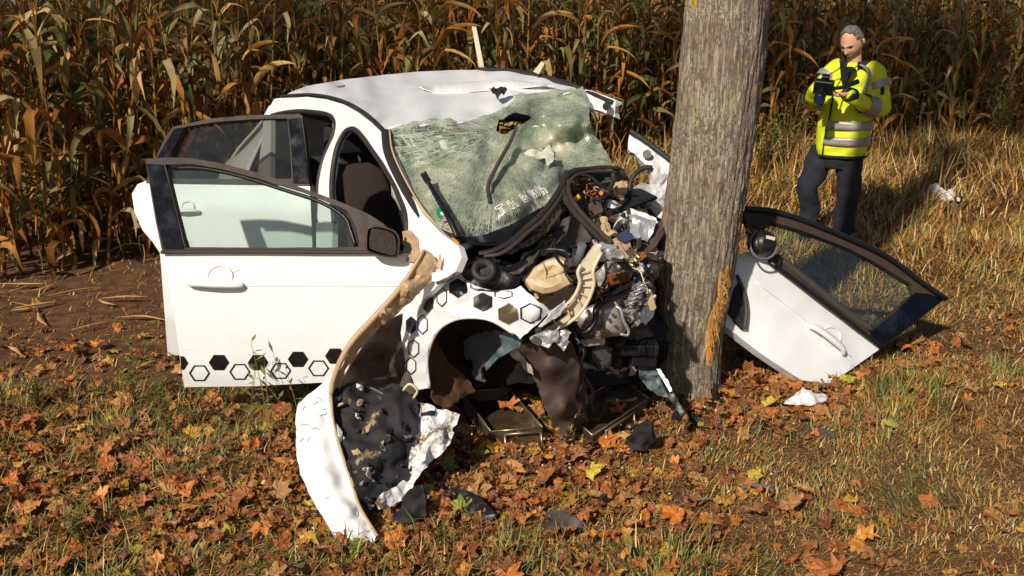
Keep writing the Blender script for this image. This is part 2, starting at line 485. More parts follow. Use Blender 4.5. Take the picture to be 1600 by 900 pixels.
def block(name, c, size, rot, mat, parent=None, bevel=0.006, seg=2, lump=0.0):
    bm = bmesh.new(); bmesh.ops.create_cube(bm, size=1.0)
    for v in bm.verts: v.co = Vector((v.co.x * size[0], v.co.y * size[1], v.co.z * size[2]))
    if bevel: bmesh.ops.bevel(bm, geom=bm.edges[:], offset=min(bevel, min(size) * 0.45), segments=seg, affect='EDGES', profile=0.6)
    if lump:
        bmesh.ops.subdivide_edges(bm, edges=bm.edges[:], cuts=2, use_grid_fill=True)
        for v in bm.verts: v.co += Vector((noise.noise(v.co * 12 + Vector(c)), noise.noise(v.co * 12 + Vector((5, 1, 2))), noise.noise(v.co * 12 + Vector((9, 4, 7))))) * lump
    mt = Matrix.Translation(Vector(c)) @ Euler(rot).to_matrix().to_4x4()
    bm.transform(mt); me = bpy.data.meshes.new(name); bm.to_mesh(me); bm.free()
    o = bpy.data.objects.new(name, me); COL.objects.link(o); me.materials.append(M[mat])
    if parent is not None: adopt(o, parent)
    return o
def drum(name, c, axis, prof, mat, parent=None, seg=24, smooth=True):
    axis = Vector(axis).normalized(); u, v = frame_of(axis); c = Vector(c)
    vs_ = []; fs = []
    for (t, r) in prof:
        for s in range(seg):
            a = 2 * math.pi * s / seg
            vs_.append(c + axis * t + u * (math.cos(a) * r) + v * (math.sin(a) * r))
    for i in range(len(prof) - 1):
        for s in range(seg):
            s2 = (s + 1) % seg; fs.append((i * seg + s, i * seg + s2, (i + 1) * seg + s2, (i + 1) * seg + s))
    fs.append(tuple(reversed(range(seg)))); fs.append(tuple(range((len(prof) - 1) * seg, len(prof) * seg)))
    o = mk(name, vs_, fs, mat, parent, smooth, len(fs) - 2)
    return o
def join_geo(name, parts, mat, parent=None, smooth=True):
    vs_ = []; fs = []
    for v, f in parts:
        b = len(vs_); vs_ += list(v); fs += [tuple(i + b for i in q) for q in f]
    return mk(name, vs_, fs, mat, parent, smooth)
def copy_obj(o, parent=None, name=None):
    c = o.copy(); COL.objects.link(c)
    if parent is not None: c.parent = parent
    return c

# =================================================================== GROUND
def gz(x, y):
    return 0.035 * noise.noise(Vector((x * 0.55, y * 0.55, 3.1))) + 0.016 * noise.noise(Vector((x * 2.3, y * 2.3, 8.0)))
def ground():
    def axis(lo, hi, n, far_lo, far_hi, m):
        a = np.linspace(lo, hi, n)
        l = lo - (np.geomspace(1, 1 + (lo - far_lo), m) - 1)[1:][::-1]
        r = hi + (np.geomspace(1, 1 + (far_hi - hi), m) - 1)[1:]
        return np.concatenate([l, a, r])
    xs = axis(-5, 8, 200, -150, 150, 20); ys = axis(2, 15, 200, -60, 260, 20)
    v = [(x, y, gz(x, y)) for y in ys for x in xs]
    w = len(xs)
    f = [(j * w + i, j * w + i + 1, (j + 1) * w + i + 1, (j + 1) * w + i) for j in range(len(ys) - 1) for i in range(w - 1)]
    t = NT('ground')
    n1 = t.noise(0.8, 4); n2 = t.noise(9, 7, 0.7); n3 = t.noise(60, 6, 0.75)
    c = t.ramp(n2, [(0.3, srgb('#3a2214')), (0.5, srgb('#6a4224')), (0.72, srgb('#946438'))])
    c = t.mix(t.mapr(n3, 0.55, 0.75), c, srgb('#9a7342'))
    c = t.mix(t.math('MULTIPLY', t.mapr(n1, 0.5, 0.7), 0.5), c, srgb('#4a4420'))
    t.set(Base_Color=c, Roughness=0.95); t.bump(t.math('ADD', n2, t.math('MULTIPLY', n3, 0.5)), 1.0, 0.03)
    o = mk('ground', v, f, t.m); tag(o, kind='structure'); return o
GROUND = ground()
# the edge of the maize field: a line that runs away to the right
EDGES = []
for a, b in ((Vector((-4.0, 6.75)), Vector((1.7, 12.6))), (Vector((1.7, 12.6)), Vector((10.5, 15.2)))):
    d = (b - a).normalized(); EDGES.append((a, d, Vector((-d.y, d.x)), (b - a).length))
def field_side(x, y): return max((Vector((x, y)) - a).dot(n) for a, d, n, L in EDGES)

def sm(a, b, x):
    t = max(0.0, min(1.0, (x - a) / (b - a))); return t * t * (3 - 2 * t)
def soil_zone(x, y):                      # bare earth between the verge and the maize
    return sm(-0.9, -1.5, x + 0.1 * noise.noise(Vector((x * 2, y * 2, 0)))) * sm(4.7, 5.1, y + 0.25 * noise.noise(Vector((x, y, 5)))) 
def leaf_zone(x, y):
    n = noise.noise(Vector((x * 0.9, y * 0.9, 11.0))) + 0.6 * noise.noise(Vector((x * 2.4, y * 2.4, 2.0)))
    base = 0.62 - 0.42 * sm(0.75, 1.6, x) * sm(5.2, 4.4, y)
    base += 0.5 * math.exp(-((x - 0.1) ** 2 / 0.5 + (y - 3.9) ** 2 / 0.5)) + 0.65 * math.exp(-((x - 1.35) ** 2 / 0.25 + (y - 4.75) ** 2 / 0.12))
    base += 0.25 * math.exp(-((x + 1.1) ** 2 / 0.6 + (y - 3.7) ** 2 / 0.5))
    if y > 5.2: base *= 1 - 0.65 * sm(5.2, 6.2, y)
    return max(0.0, min(1.0, base + 0.38 * n))

# ------------------------------------------------------------------ grass: nobody could count it
def mat_grass():
    t = NT('grass')
    c = t.attr('tint'); t.set(Base_Color=c, Roughness=0.75, Subsurface_Weight=0.0)
    M['grass'] = t.m
mat_grass()
def grass(name, n, xr, yr, label, height, straw=0.75, keep=None, wid=(0.0018, 0.0038), flat=0.8, seed=1):
    R = np.random.default_rng(seed)
    X = R.uniform(*xr, n * 3); Y = R.uniform(*yr, n * 3)
    k = np.abs(X) < (Y * 0.53 + 1.3)
    X, Y = X[k], Y[k]
    sel = [i for i in range(len(X)) if (keep is None or R.random() < keep(X[i], Y[i]))][:n]
    X, Y = X[sel], Y[sel]; m = len(X)
    Z = np.array([gz(a, b) for a, b in zip(X, Y)])
    cl = np.array([noise.noise(Vector((a * 1.5, b * 1.5, 4.0))) for a, b in zip(X, Y)])
    cl2 = np.array([noise.noise(Vector((a * 4.5, b * 4.5, 9.0))) for a, b in zip(X, Y)])
    hh = np.array([height(a, b) for a, b in zip(X, Y)])
    L = hh * R.uniform(0.5, 1.4, m) * (1 + 0.5 * cl2)
    ang = R.uniform(0, 2 * np.pi, m) ; ang = np.where(R.random(m) < 0.5, ang, cl * 5 + R.normal(0, 0.6, m))
    lean = np.clip(R.beta(2.6, 1.0, m) * flat * 1.8, 0.05, 1.53)
    W = R.uniform(*wid, m) * (1 + 0.35 * (Y / 4 - 1))
    dx, dy = np.cos(ang), np.sin(ang)
    px_, py_ = -dy, dx
    l2 = np.clip(lean + R.uniform(-0.2, 0.9, m), 0, 1.8)
    ax = L * 0.5 * np.sin(lean); az = L * 0.5 * np.cos(lean)
    bx = ax + L * 0.5 * np.sin(l2); bz = az + L * 0.5 * np.cos(l2)
    V = np.zeros((m, 5, 3))
    for j, (r, zz, w) in enumerate(((0 * ax, 0 * az - 0.005, -1), (0 * ax, 0 * az - 0.005, 1), (ax, az, -0.8), (ax, az, 0.8), (bx, bz, 0))):
        V[:, j, 0] = X + dx * r + px_ * W * w; V[:, j, 1] = Y + dy * r + py_ * W * w; V[:, j, 2] = np.maximum(Z + zz, Z - 0.005)
    base = np.arange(m)[:, None] * 5
    tri = np.concatenate([base + np.array([[0, 1, 3]]), base + np.array([[0, 3, 2]]), base + np.array([[2, 3, 4]])], 1).reshape(-1, 3)
    me = bpy.data.meshes.new(name)
    me.vertices.add(m * 5); me.vertices.foreach_set('co', V.reshape(-1))
    me.loops.add(len(tri) * 3); me.loops.foreach_set('vertex_index', tri.reshape(-1).astype(np.int32))
    me.polygons.add(len(tri)); me.polygons.foreach_set('loop_start', np.arange(0, len(tri) * 3, 3, dtype=np.int32))
    me.update(calc_edges=True)
    g = R.random(m) < np.clip(1 - straw + 0.3 * cl + 0.2 * cl2 + 0.22 * ((X < -0.6) & (Y < 5.0)), 0.03, 0.95)
    pal_s = np.array([srgb(h)[:3] for h in ('#cf9a4a', '#b98038', '#dab06a', '#93602a', '#b08a3e', '#845226', '#e0c48a')])
    pal_g = np.array([srgb(h)[:3] for h in ('#6d7630', '#8c8e40', '#566028', '#9c9444', '#7a804a')])
    c = np.where(g[:, None], pal_g[R.integers(0, len(pal_g), m)], pal_s[R.integers(0, len(pal_s), m)])
    c = c * R.uniform(0.5, 1.15, m)[:, None] * 0.88
    C = np.ones((m, 5, 4)); C[:, :, :3] = c[:, None, :]
    at = me.attributes.new('tint', 'FLOAT_COLOR', 'POINT'); at.data.foreach_set('color', C.reshape(-1))
    me.materials.append(M['grass'])
    o = bpy.data.objects.new(name, me); COL.objects.link(o)
    tag(o, label, 'grass', None, 'stuff'); return o
def keep_near(x, y):
    if field_side(x, y) > 0.5: return 0
    return (1 - 0.88 * soil_zone(x, y)) * (1 - 0.55 * max(0, leaf_zone(x, y) - 0.5) / 0.5) * (0.35 if (abs(x - 0.4) < 0.9 and 4.3 < y < 6.4) else 1)
def h_near(x, y):
    h = 0.06 + 0.05 * max(0, noise.noise(Vector((x * 0.8, y * 0.8, 1.0)))) 
    if x > 0.9 and y < 6: h -= 0.012
    if x < -0.7 and y < 5: h += 0.03
    if y > 5.6 and x > 0.6: h += 0.05 * sm(5.6, 7.5, y)
    return h
grass('grass', 140000, (-4.1, 4.1), (2.7, 5.4), 'short dry and green verge grass around the wreck', h_near, 0.80, keep_near, (0.0013, 0.003), 1.0, seed=2)
grass('grass', 72000, (-4.4, 6.6), (5.4, 9.5), 'tangled straw coloured grass behind the detached door', h_near, 0.82, keep_near, (0.002, 0.0042), 0.95, seed=3)
def h_tall(x, y):
    return 0.16 + 0.22 * sm(8.5, 11.0, y) + 0.14 * max(0, noise.noise(Vector((x * 0.9, y * 0.9, 1.0))))
def keep_tall(x, y):
    s = field_side(x, y)
    if s > 0.7 or x < 0.3: return 0
    return 0.25 + 0.75 * sm(0.0, 0.3, noise.noise(Vector((x * 0.7, y * 0.7, 21.0))) + 0.2 * sm(8, 11, y))
grass('tall_grass', 30000, (0.3, 9.5), (7.2, 17.0), 'tall dead straw grass along the maize field on the right', h_tall, 0.86, keep_tall, (0.003, 0.007), 0.55, seed=4)
def keep_tuft(x, y):
    if x > 0.7 and y < 4.6: return 0.12 if noise.noise(Vector((x * 1.7, y * 1.7, 31.0))) > 0.2 else 0
    return 1.0 if noise.noise(Vector((x * 1.7, y * 1.7, 31.0))) > 0.28 and soil_zone(x, y) < 0.5 else 0.0
grass('green_grass', 16000, (-3.2, 3.4), (3.0, 6.8), 'greener grass tufts standing up between the leaves', lambda x, y: 0.12, 0.25, keep_tuft, (0.002, 0.0042), 0.5, seed=5)

# ------------------------------------------------------------------ fallen maple leaves
LEAF_HEX = ['#c8742a', '#bb7030', '#a5622c', '#c07a30', '#cf8f3f', '#a86434', '#854a26', '#b98a4e', '#a97a48', '#8f5a30', '#c99a3a', '#9c6030', '#b4642a', '#c48a50', '#9c6a3c', '#74502e']
LEAF_RARE = ['#b0a83a', '#c9b240', '#8c9438']
def leaf_shape(R, size):
    """maple outline: five pointed lobes, curled"""
    lob = [(90, 1.0), (38, .92), (142, .92), (-18, .62), (198, .62)]
    out = []
    for k, a in enumerate(np.linspace(-75, 255, 45)):
        r = 0.5
        for (c, l) in lob:
            d = abs(a - c); r = max(r, l * max(0.0, 1 - d / 42.0) ** 0.6)
        r *= R.uniform(0.88, 1.1)
        out.append((math.cos(math.radians(a)) * r, math.sin(math.radians(a)) * r))
    keep = [0, 3, 5, 8, 10, 12, 15, 17, 19, 21, 22, 23, 25, 27, 29, 32, 34, 36, 39, 41, 44]
    out = [out[i] for i in keep]
    cup = R.uniform(-0.6, 0.8); tw = R.uniform(-0.9, 0.9); roll = R.uniform(0.2, 1.6)
    v = [(0, 0, 0)] + [(x * .5, y * .5, 0) for x, y in out] + [(x, y, 0) for x, y in out]
    v = [Vector((x * (1 - 0.15 * roll * y * y), y, cup * (x * x + y * y) * 0.6 + tw * x * y * 0.6 + 0.10 * math.sin(6 * x + roll * 7) * math.hypot(x, y) + 0.08 * R.normal())) * size * 0.5 for x, y, _ in v]
    n = len(out); f = []
    for i in range(n):
        j = (i + 1) % n
        f.append((0, 1 + i, 1 + j)); f.append((1 + i, 1 + n + i, 1 + n + j, 1 + j))
    b = len(v); stem = [(0, -.28, 0), (.012, -.28, 0), (.02, -.75, .1), (0, -.75, .1)]
    v += [Vector(s) * size * 0.5 for s in stem]; f.append((b, b + 1, b + 2, b + 3))
    return v, f
def mat_leaf(name, use_attr):
    t = NT(name)
    if use_attr: base = t.attr('tint')
    else:
        st = [(i / len(LEAF_HEX), srgb(h)) for i, h in enumerate(LEAF_HEX)] + [(0.955, srgb(LEAF_RARE[0])), (0.975, srgb(LEAF_RARE[1])), (0.99, srgb(LEAF_RARE[2]))]
        base = t.ramp(t.objrand(), st, 'CONSTANT')
    p = t.pos()
    c = t.mix(t.mapr(t.noise(30, 5, 0.7, p), 0.35, 0.75, 0, 0.7), base, t.mix(0.6, base, srgb('#3a1a0a')))
    c = t.mix(t.mapr(t.noise(90, 4, 0.7, p), 0.6, 0.7, 0, 0.6), c, srgb('#c39a5c'))
    t.set(Base_Color=c, Roughness=0.6); t.bump(t.noise(140, 3, 0.6, p), 0.4, 0.003)
    M[name] = t.m
mat_leaf('leaf_single', False); mat_leaf('leaf_mass', True)
LR = np.random.default_rng(11)
PROTO_LEAVES = [leaf_shape(LR, 1.0) for _ in range(16)]
def leaf_points(n, seed, xr, yr):
    R = np.random.default_rng(seed); out = []
    while len(out) < n:
        x = R.uniform(*xr); y = R.uniform(*yr)
        if abs(x) > y * 0.53 + 0.7 or field_side(x, y) > 0.2: continue
        if R.random() < leaf_zone(x, y) ** 2.4 * (1 - 0.6 * soil_zone(x, y)): out.append((x, y))
    return out, R
def leaf_litter():
    pts, R = leaf_points(6500, 21, (-3.6, 4.2), (2.95, 7.6))
    V = []; F = []; C = []
    for x, y in pts:
        v, f = PROTO_LEAVES[R.integers(16)]
        s = R.uniform(0.05, 0.115)
        rot = Euler((R.normal(0, 0.45), R.normal(0, 0.45), R.uniform(0, 6.28))).to_matrix() * s
        o = Vector((x, y, gz(x, y) + R.uniform(0.0, 0.035)))
        h = LEAF_HEX[R.integers(len(LEAF_HEX))] if R.random() < 0.97 else LEAF_RARE[R.integers(3)]
        c = srgb(h); k = R.uniform(0.5, 1.0)
        b = len(V); V += [rot @ p + o for p in v]; F += [tuple(i + b for i in q) for q in f]
        C += [(c[0] * k, c[1] * k, c[2] * k, 1)] * len(v)
    o = mk('leaf_litter', V, F, 'leaf_mass', None, False)
    at = o.data.attributes.new('tint', 'FLOAT_COLOR', 'POINT'); at.data.foreach_set('color', np.array(C, dtype=np.float32).reshape(-1))
    tag(o, 'brown and orange maple leaf litter covering the verge', 'leaves', None, 'stuff')
leaf_litter()
def single_leaves():
    protos = []
    for i, (v, f) in enumerate(PROTO_LEAVES):
        me = bpy.data.meshes.new('fallen_leaf'); me.from_pydata([tuple(p) for p in v], [], f); me.materials.append(M['leaf_single'])
        protos.append(me)
    pts, R = leaf_points(295, 5, (-2.6, 2.9), (3.05, 5.6))
    for x, y in pts:
        s = R.uniform(0.105, 0.16)
        o = bpy.data.objects.new('fallen_leaf', protos[R.integers(16)]); COL.objects.link(o)
        o.parent = GROUND
        o.location = (x, y, gz(x, y) + 0.035 + R.uniform(0, 0.02)); o.scale = (s, s, s)
        o.rotation_euler = (R.normal(0, 0.35) + 0.12, R.normal(0, 0.35), R.uniform(0, 6.28))
single_leaves()
def straw_bits():
    """broken maize stalks and leaves on the bare earth"""
    R = np.random.default_rng(9); parts = []
    for k in range(50):
        x, y = R.uniform(-4.4, -1.4), R.uniform(5.1, 7.3)
        if k % 3 == 0: y = R.uniform(6.2, 7.2)
        a = R.normal(0.1, 1.1); L = R.uniform(0.1, 0.42)
        p = [Vector((x + math.cos(a) * L * t + 0.010 * R.normal(), y + math.sin(a) * L * t, gz(x, y) + 0.02 + 0.03 * R.random())) for t in (0, .5, 1)]
        parts.append(tube_geo(p, [0.004, 0.022 if R.random() < .6 else 0.008, 0.003], 5, 3, 0.25))
    o = join_geo('maize_straw', parts, M['dry_leaf'], None)
    tag(o, 'broken dry maize leaves scattered on the bare soil', 'straw', None, 'stuff')
# ------------------------------------------------------------------ maize
def mat_maize(name, stops, rough=0.7):
    t = NT(name); p = t.pos()
    f = t.math('ADD', t.math('MULTIPLY', t.objrand(), 0.5), t.math('MULTIPLY', t.noise(5, 4, 0.6, p), 0.6))
    c = t.ramp(f, stops)
    st = t.noise(2.0, 3, 0.6, t.stretch(1, 160, 160))
    c = t.mix(t.mapr(st, 0.4, 0.7, 0, 0.35), c, srgb('#3a2410'))
    df = t.new("ShaderNodeBsdfDiffuse"); tl = t.new("ShaderNodeBsdfTranslucent"); t.link(c, df.inputs[0]); t.link(c, tl.inputs[0])
    m = t.new("ShaderNodeMixShader"); m.inputs[0].default_value = 0.15
    t.link(df.outputs[0], m.inputs[1]); t.link(tl.outputs[0], m.inputs[2]); t.link(m.outputs[0], t.out.inputs['Surface'])
    M[name] = t.m
mat_maize('dry_leaf', [(0.15, srgb('#5a3418')), (0.4, srgb('#8c5a2a')), (0.56, srgb('#b67e40')), (0.70, srgb('#c89a58')), (0.85, srgb('#d8bc8c'))])
mat_maize('grey_leaf', [(0.2, srgb('#52482e')), (0.5, srgb('#857648')), (0.8, srgb('#ac9c70'))])
mat_maize('green_leaf', [(0.2, srgb('#3a4424')), (0.5, srgb('#5c6434')), (0.8, srgb('#868650'))])
mat_maize('stalk', [(0.2, srgb('#5e4020')), (0.5, srgb('#8a6234')), (0.8, srgb('#a8844c'))])
straw_bits()
def maize_leaf(R, L, w, e0, drop, seg=8):
    """a long leaf from the stalk: V-folded strip that bends over and hangs"""
    v = []; f = []; p = Vector((0.0, 0, 0)); e = e0; side = R.normal(0, 0.25); tw = 0.0; twr = R.normal(0, 0.30)
    brk = R.integers(2, 5); kink = R.uniform(0.3, 1.3) * drop
    for i in range(seg + 1):
        t = i / seg
        ww = w * (0.55 + 1.6 * t) if t < 0.28 else w * (1 - ((t - 0.28) / 0.72) ** 1.6)
        d = Vector((math.cos(e), math.sin(side * t) * math.cos(e), math.sin(e))); 
        s = Vector((-side * t, 1, 0)); s = (s - d * s.dot(d)).normalized(); nn = d.cross(s)
        s = s * math.cos(tw) + nn * math.sin(tw); nn = d.cross(s)
        v += [p + s * ww * .5 + nn * ww * .18, p, p - s * ww * .5 + nn * ww * .18]
        e -= drop * (0.35 + 0.8 * t) / seg * 2.2 + (kink if i == brk else 0); e = max(e, -1.62); tw += twr
        p = p + d * (L / seg) + Vector((R.normal(), R.normal(), 0)) * 0.006
    for i in range(seg):
        a = i * 3; f += [(a, a + 1, a + 4, a + 3), (a + 1, a + 2, a + 5, a + 4)]
    return v, f
MR = np.random.default_rng(33)
LEAFLIB = {'hang': [maize_leaf(MR, MR.uniform(.5, .75), MR.uniform(.05, .08), MR.uniform(.5, 1.1), MR.uniform(1.5, 2.4)) for _ in range(10)],
           'arch': [maize_leaf(MR, MR.uniform(.55, .85), MR.uniform(.055, .085), MR.uniform(.9, 1.25), MR.uniform(.8, 1.3)) for _ in range(8)]}
LEAFMESH = {}
for kk, mats in (('hang', ('dry_leaf', 'grey_leaf', 'green_leaf')), ('arch', ('dry_leaf', 'grey_leaf', 'green_leaf'))):
    for i, (v, f) in enumerate(LEAFLIB[kk]):
        for mt in mats:
            me = bpy.data.meshes.new('leaf'); me.from_pydata([tuple(p) for p in v], [], f); me.materials.append(M[mt])
            me.polygons.foreach_set('use_smooth', [True] * len(f)); LEAFMESH[kk, i, mt] = me
def cob_geo(R):
    c = R.uniform(0.12, 0.17); r = R.uniform(.022, .03)
    d = Vector((R.uniform(.03, .09), 0, -c))
    return tube_geo([Vector((0.01, 0, 0.02)), d * .3 + Vector((.02, 0, 0)), d * .7 + Vector((.02, 0, 0)), d * 1.25], [r * .5, r, r * .95, r * .25], 7, 3)
COBS = [cob_geo(MR) for _ in range(4)]
COBMESH = []
for v, f in COBS:
    me = bpy.data.meshes.new('cob'); me.from_pydata([tuple(p) for p in v], [], f); me.materials.append(M['dry_leaf']); COBMESH.append(me)
def tassel_geo(R, h):
    out = []
    for k in range(6):
        a = R.uniform(0, 6.28); L = R.uniform(.14, .26); s = R.uniform(.15, .6)
        p0 = Vector((0, 0, h - .03)); p1 = p0 + Vector((math.cos(a) * s * L * .5, math.sin(a) * s * L * .5, L * .6)); p2 = p0 + Vector((math.cos(a) * s * L * 1.3, math.sin(a) * s * L * 1.3, L * .95))
        out.append(tube_geo([p0, p1, p2], [.004, .005, .002], 3, 2))
    return out
class Plant: pass
def plan_plant(R):
    """one maize plant: where its leaves sit"""
    q = Plant(); q.h = R.uniform(1.75, 2.2); q.leaves = []; q.cobs = []
    lean = Vector((R.normal(0, .05), R.normal(0, .05), 0))
    q.path = [Vector((0, 0, -.03)), lean * .4 + Vector((R.normal(0, .01), R.normal(0, .01), q.h * .45)), lean + Vector((0, 0, q.h))]
    q.stalk = tube_geo(q.path, [.013, .011, .005], 6, 4)
    c = cat_rom(q.path, 8)
    a = R.uniform(0, 6.28); n = R.integers(14, 19); greeny = R.random() < 0.22
    for k in range(n):
        t = (k + .5) / n * 0.88 + 0.08; p = c[int(t * (len(c) - 1))]
        a += math.pi + R.normal(0, .35)
        up = t > 0.62 
        kind = 'arch' if R.random() < (0.55 if up else 0.12) else 'hang'
        r = R.random()
        if greeny and t > .35 and r < .5 or r < (0.14 if up else 0.04): mt = 'green_leaf'
        elif r > .62: mt = 'grey_leaf'
        else: mt = 'dry_leaf'
        q.leaves.append((kind, int(R.integers(len(LEAFLIB[kind]))), mt, p, a, R.uniform(.75, 1.1) * (0.8 if t > .8 else 1)))
    if R.random() < .8: q.cobs.append((int(R.integers(4)), c[int(R.uniform(.38, .52) * (len(c) - 1))], R.uniform(0, 6.28)))
    q.tassel = tassel_geo(R, q.h)
    for g in q.tassel:
        for p in g[0]: p += lean
    return q
PLANS = [plan_plant(MR) for _ in range(9)]
def stalk_mesh(q):
    vs_ = []; fs = []
    for v, f in [q.stalk] + q.tassel:
        b = len(vs_); vs_ += v; fs += [tuple(i + b for i in z) for z in f]
    me = bpy.data.meshes.new('stalk'); me.from_pydata([tuple(p) for p in vs_], [], fs); me.materials.append(M['stalk']); return me
STALKS = [stalk_mesh(q) for q in PLANS]
def whole(q):
    """the plant in one go, for the far rows: per material vertices and faces"""
    out = {}
    def add(mt, v, f):
        V, F = out.setdefault(mt, ([], [])); b = len(V); V += v; F += [tuple(i + b for i in z) for z in f]
    for g in [q.stalk] + q.tassel: add('stalk', list(g[0]), g[1])
    for kind, i, mt, p, a, s in q.leaves:
        v, f = LEAFLIB[kind][i]; mm = Matrix.Rotation(a, 3, 'Z') * s
        add(mt, [mm @ x + p for x in v], f)
    for i, p, a in q.cobs:
        mm = Matrix.Rotation(a, 3, 'Z'); add('dry_leaf', [mm @ x + p for x in COBS[i][0]], COBS[i][1])
    return out
WHOLES = [whole(q) for q in PLANS]
def whole_mesh(w):
    me = bpy.data.meshes.new('foliage'); V = []; F = []; mi = []
    for k, mt in enumerate(sorted(w)):
        v, f = w[mt]; b = len(V); V += v; F += [tuple(i + b for i in z) for z in f]; mi += [k] * len(f); me.materials.append(M[mt])
    me.from_pydata([tuple(p) for p in V], [], F); me.polygons.foreach_set('material_index', mi); return me
WHOLEMESH = [whole_mesh(w) for w in WHOLES]
MAIZE_LABEL = 'dry brown maize plant with hanging leaves in the front rows of the field'
MAIZE_GROUP = 'maize plants along the field edge'
def in_view(x, y, m=0.5): return abs(x) < y * 0.53 + m
def plant_maize():
    R = np.random.default_rng(77); singles = []; rest = []
    for ei, (e0, ed, en, L) in enumerate(EDGES):
        for row in range(15):
            s = 0.12 + row * 0.62; ext = s * 0.33
            u = -4.0 if ei == 0 else -ext
            end = L + ext if ei == 0 else L + 3
            while u < end:
                sp = 0.135 if row < 5 else 0.2
                q = e0 + ed * (u + R.normal(0, .03)) + en * (s + R.normal(0, .07)); u += sp * R.uniform(.7, 1.4)
                if not in_view(q.x, q.y, 0.3): continue
                gap = noise.noise(Vector((q.x * 0.8, q.y * 0.8, 17)))
                if row == 0 and gap > 0.15: continue
                singles.append((q.length, q.x, q.y, row)) if row < 3 else rest.append((q.x, q.y))
    front = [p for p in singles if p[3] <= 1]; front.sort()
    deep = [p for p in singles if p[3] > 1]; deep.sort()
    allp = (front + deep); singles, extra = allp[:298], allp[298:]
    rest += [(a[1], a[2]) for a in extra]
    for k, (d, x, y, row) in enumerate(singles):
        i = int(R.integers(len(PLANS))); q = PLANS[i]
        r = empty('maize_plant', (x, y, gz(x, y)), MAIZE_LABEL, 'maize plant', MAIZE_GROUP)
        r.rotation_euler = (R.normal(0, .07), R.normal(0, .07), R.uniform(0, 6.28)); sc = R.uniform(.88, 1.12); r.scale = (sc, sc, sc)
        if d < 11.5 and row <= 1:
            st = bpy.data.objects.new('stalk', STALKS[i]); COL.objects.link(st); st.parent = r
            for kind, li, mt, p, a, s in q.leaves:
                o = bpy.data.objects.new('leaf', LEAFMESH[kind, li, mt]); COL.objects.link(o); o.parent = r
                o.location = p; o.rotation_euler = (0, 0, a); o.scale = (s, s, s)
            for ci, p, a in q.cobs:
                o = bpy.data.objects.new('cob', COBMESH[ci]); COL.objects.link(o); o.parent = r; o.location = p; o.rotation_euler = (0, 0, a)
        else:
            o = bpy.data.objects.new('foliage', WHOLEMESH[i]); COL.objects.link(o); o.parent = r
    arrs = [{mt: (np.array([tuple(p) for p in v]), f) for mt, (v, f) in w.items()} for w in WHOLES]
    acc = {}
    for x, y in rest:
        w = arrs[R.integers(len(arrs))]; a = R.uniform(0, 6.28); s = R.uniform(.9, 1.15); ca, sa = math.cos(a) * s, math.sin(a) * s
        rm = np.array([[ca, -sa, 0], [sa, ca, 0], [0, 0, s]])
        for mt, (v, f) in w.items():
            A = acc.setdefault(mt, [[], [], 0]); A[0].append(v @ rm.T + (x, y, 0)); A[1].append((f, A[2])); A[2] += len(v)
    V = []; F = []; mi = []; off = 0; me = bpy.data.meshes.new('maize_field')
    for k, mt in enumerate(sorted(acc)):
        A = acc[mt]; me.materials.append(M[mt])
        for f, b in A[1]:
            F += [tuple(i + b + off for i in z) for z in f]; mi += [k] * len(f)
        V.append(np.concatenate(A[0])); off += A[2]
    V = np.concatenate(V)
    me.from_pydata(V.tolist(), [], F); me.polygons.foreach_set('material_index', mi)
    o = bpy.data.objects.new('maize_field', me); COL.objects.link(o)
    tag(o, 'dense standing maize field behind the front rows', 'maize field', None, 'stuff')
    print('maize', len(singles), len(rest), len(F))
plant_maize()

# ------------------------------------------------------------------ weeds
def weed(x, y, h, label, n=9, seed=0, green='green_leaf', group=None, name='weed'):
    R = np.random.default_rng(seed + 400); st = []; lf = []
    for k in range(n):
        a = R.uniform(0, 6.28); L = h * R.uniform(.55, 1.05); s = R.uniform(.1, .5)
        p = [Vector((0, 0, -.02)), Vector((math.cos(a) * s * L * .35, math.sin(a) * s * L * .35, L * .5)), Vector((math.cos(a) * s * L, math.sin(a) * s * L, L))]
        st.append(tube_geo(p, [.0028, .002, .001], 4, 4))
        c = cat_rom(p, 6)
        for j in range(3, len(c)):
            for _ in range(1 if n == 3 else 2):
                b = R.uniform(0, 6.28); l = R.uniform(.02, .05) * (0.6 + h * 1.6); q = c[j]
                d = Vector((math.cos(b), math.sin(b), R.uniform(-.1, .8))).normalized(); sd_ = d.cross(Vector((0, 0, 1))).normalized() * l * .16
                lf.append(([q, q + d * l * .5 + sd_, q + d * l, q + d * l * .5 - sd_], [(0, 1, 2, 3)]))
    r = empty(name, (x, y, gz(x, y)), label, 'weed', group)
    for nm, parts, mt in (('stem', st, 'stalk'), ('foliage', lf, green)):
        vs_ = []; fs = []
        for v, f in parts:
            b = len(vs_); vs_ += v; fs += [tuple(i + b for i in z) for z in f]
        me = bpy.data.meshes.new(nm); me.from_pydata([tuple(p) for p in vs_], [], fs); me.materials.append(M[mt])
        o = bpy.data.objects.new(nm, me); COL.objects.link(o); o.parent = r
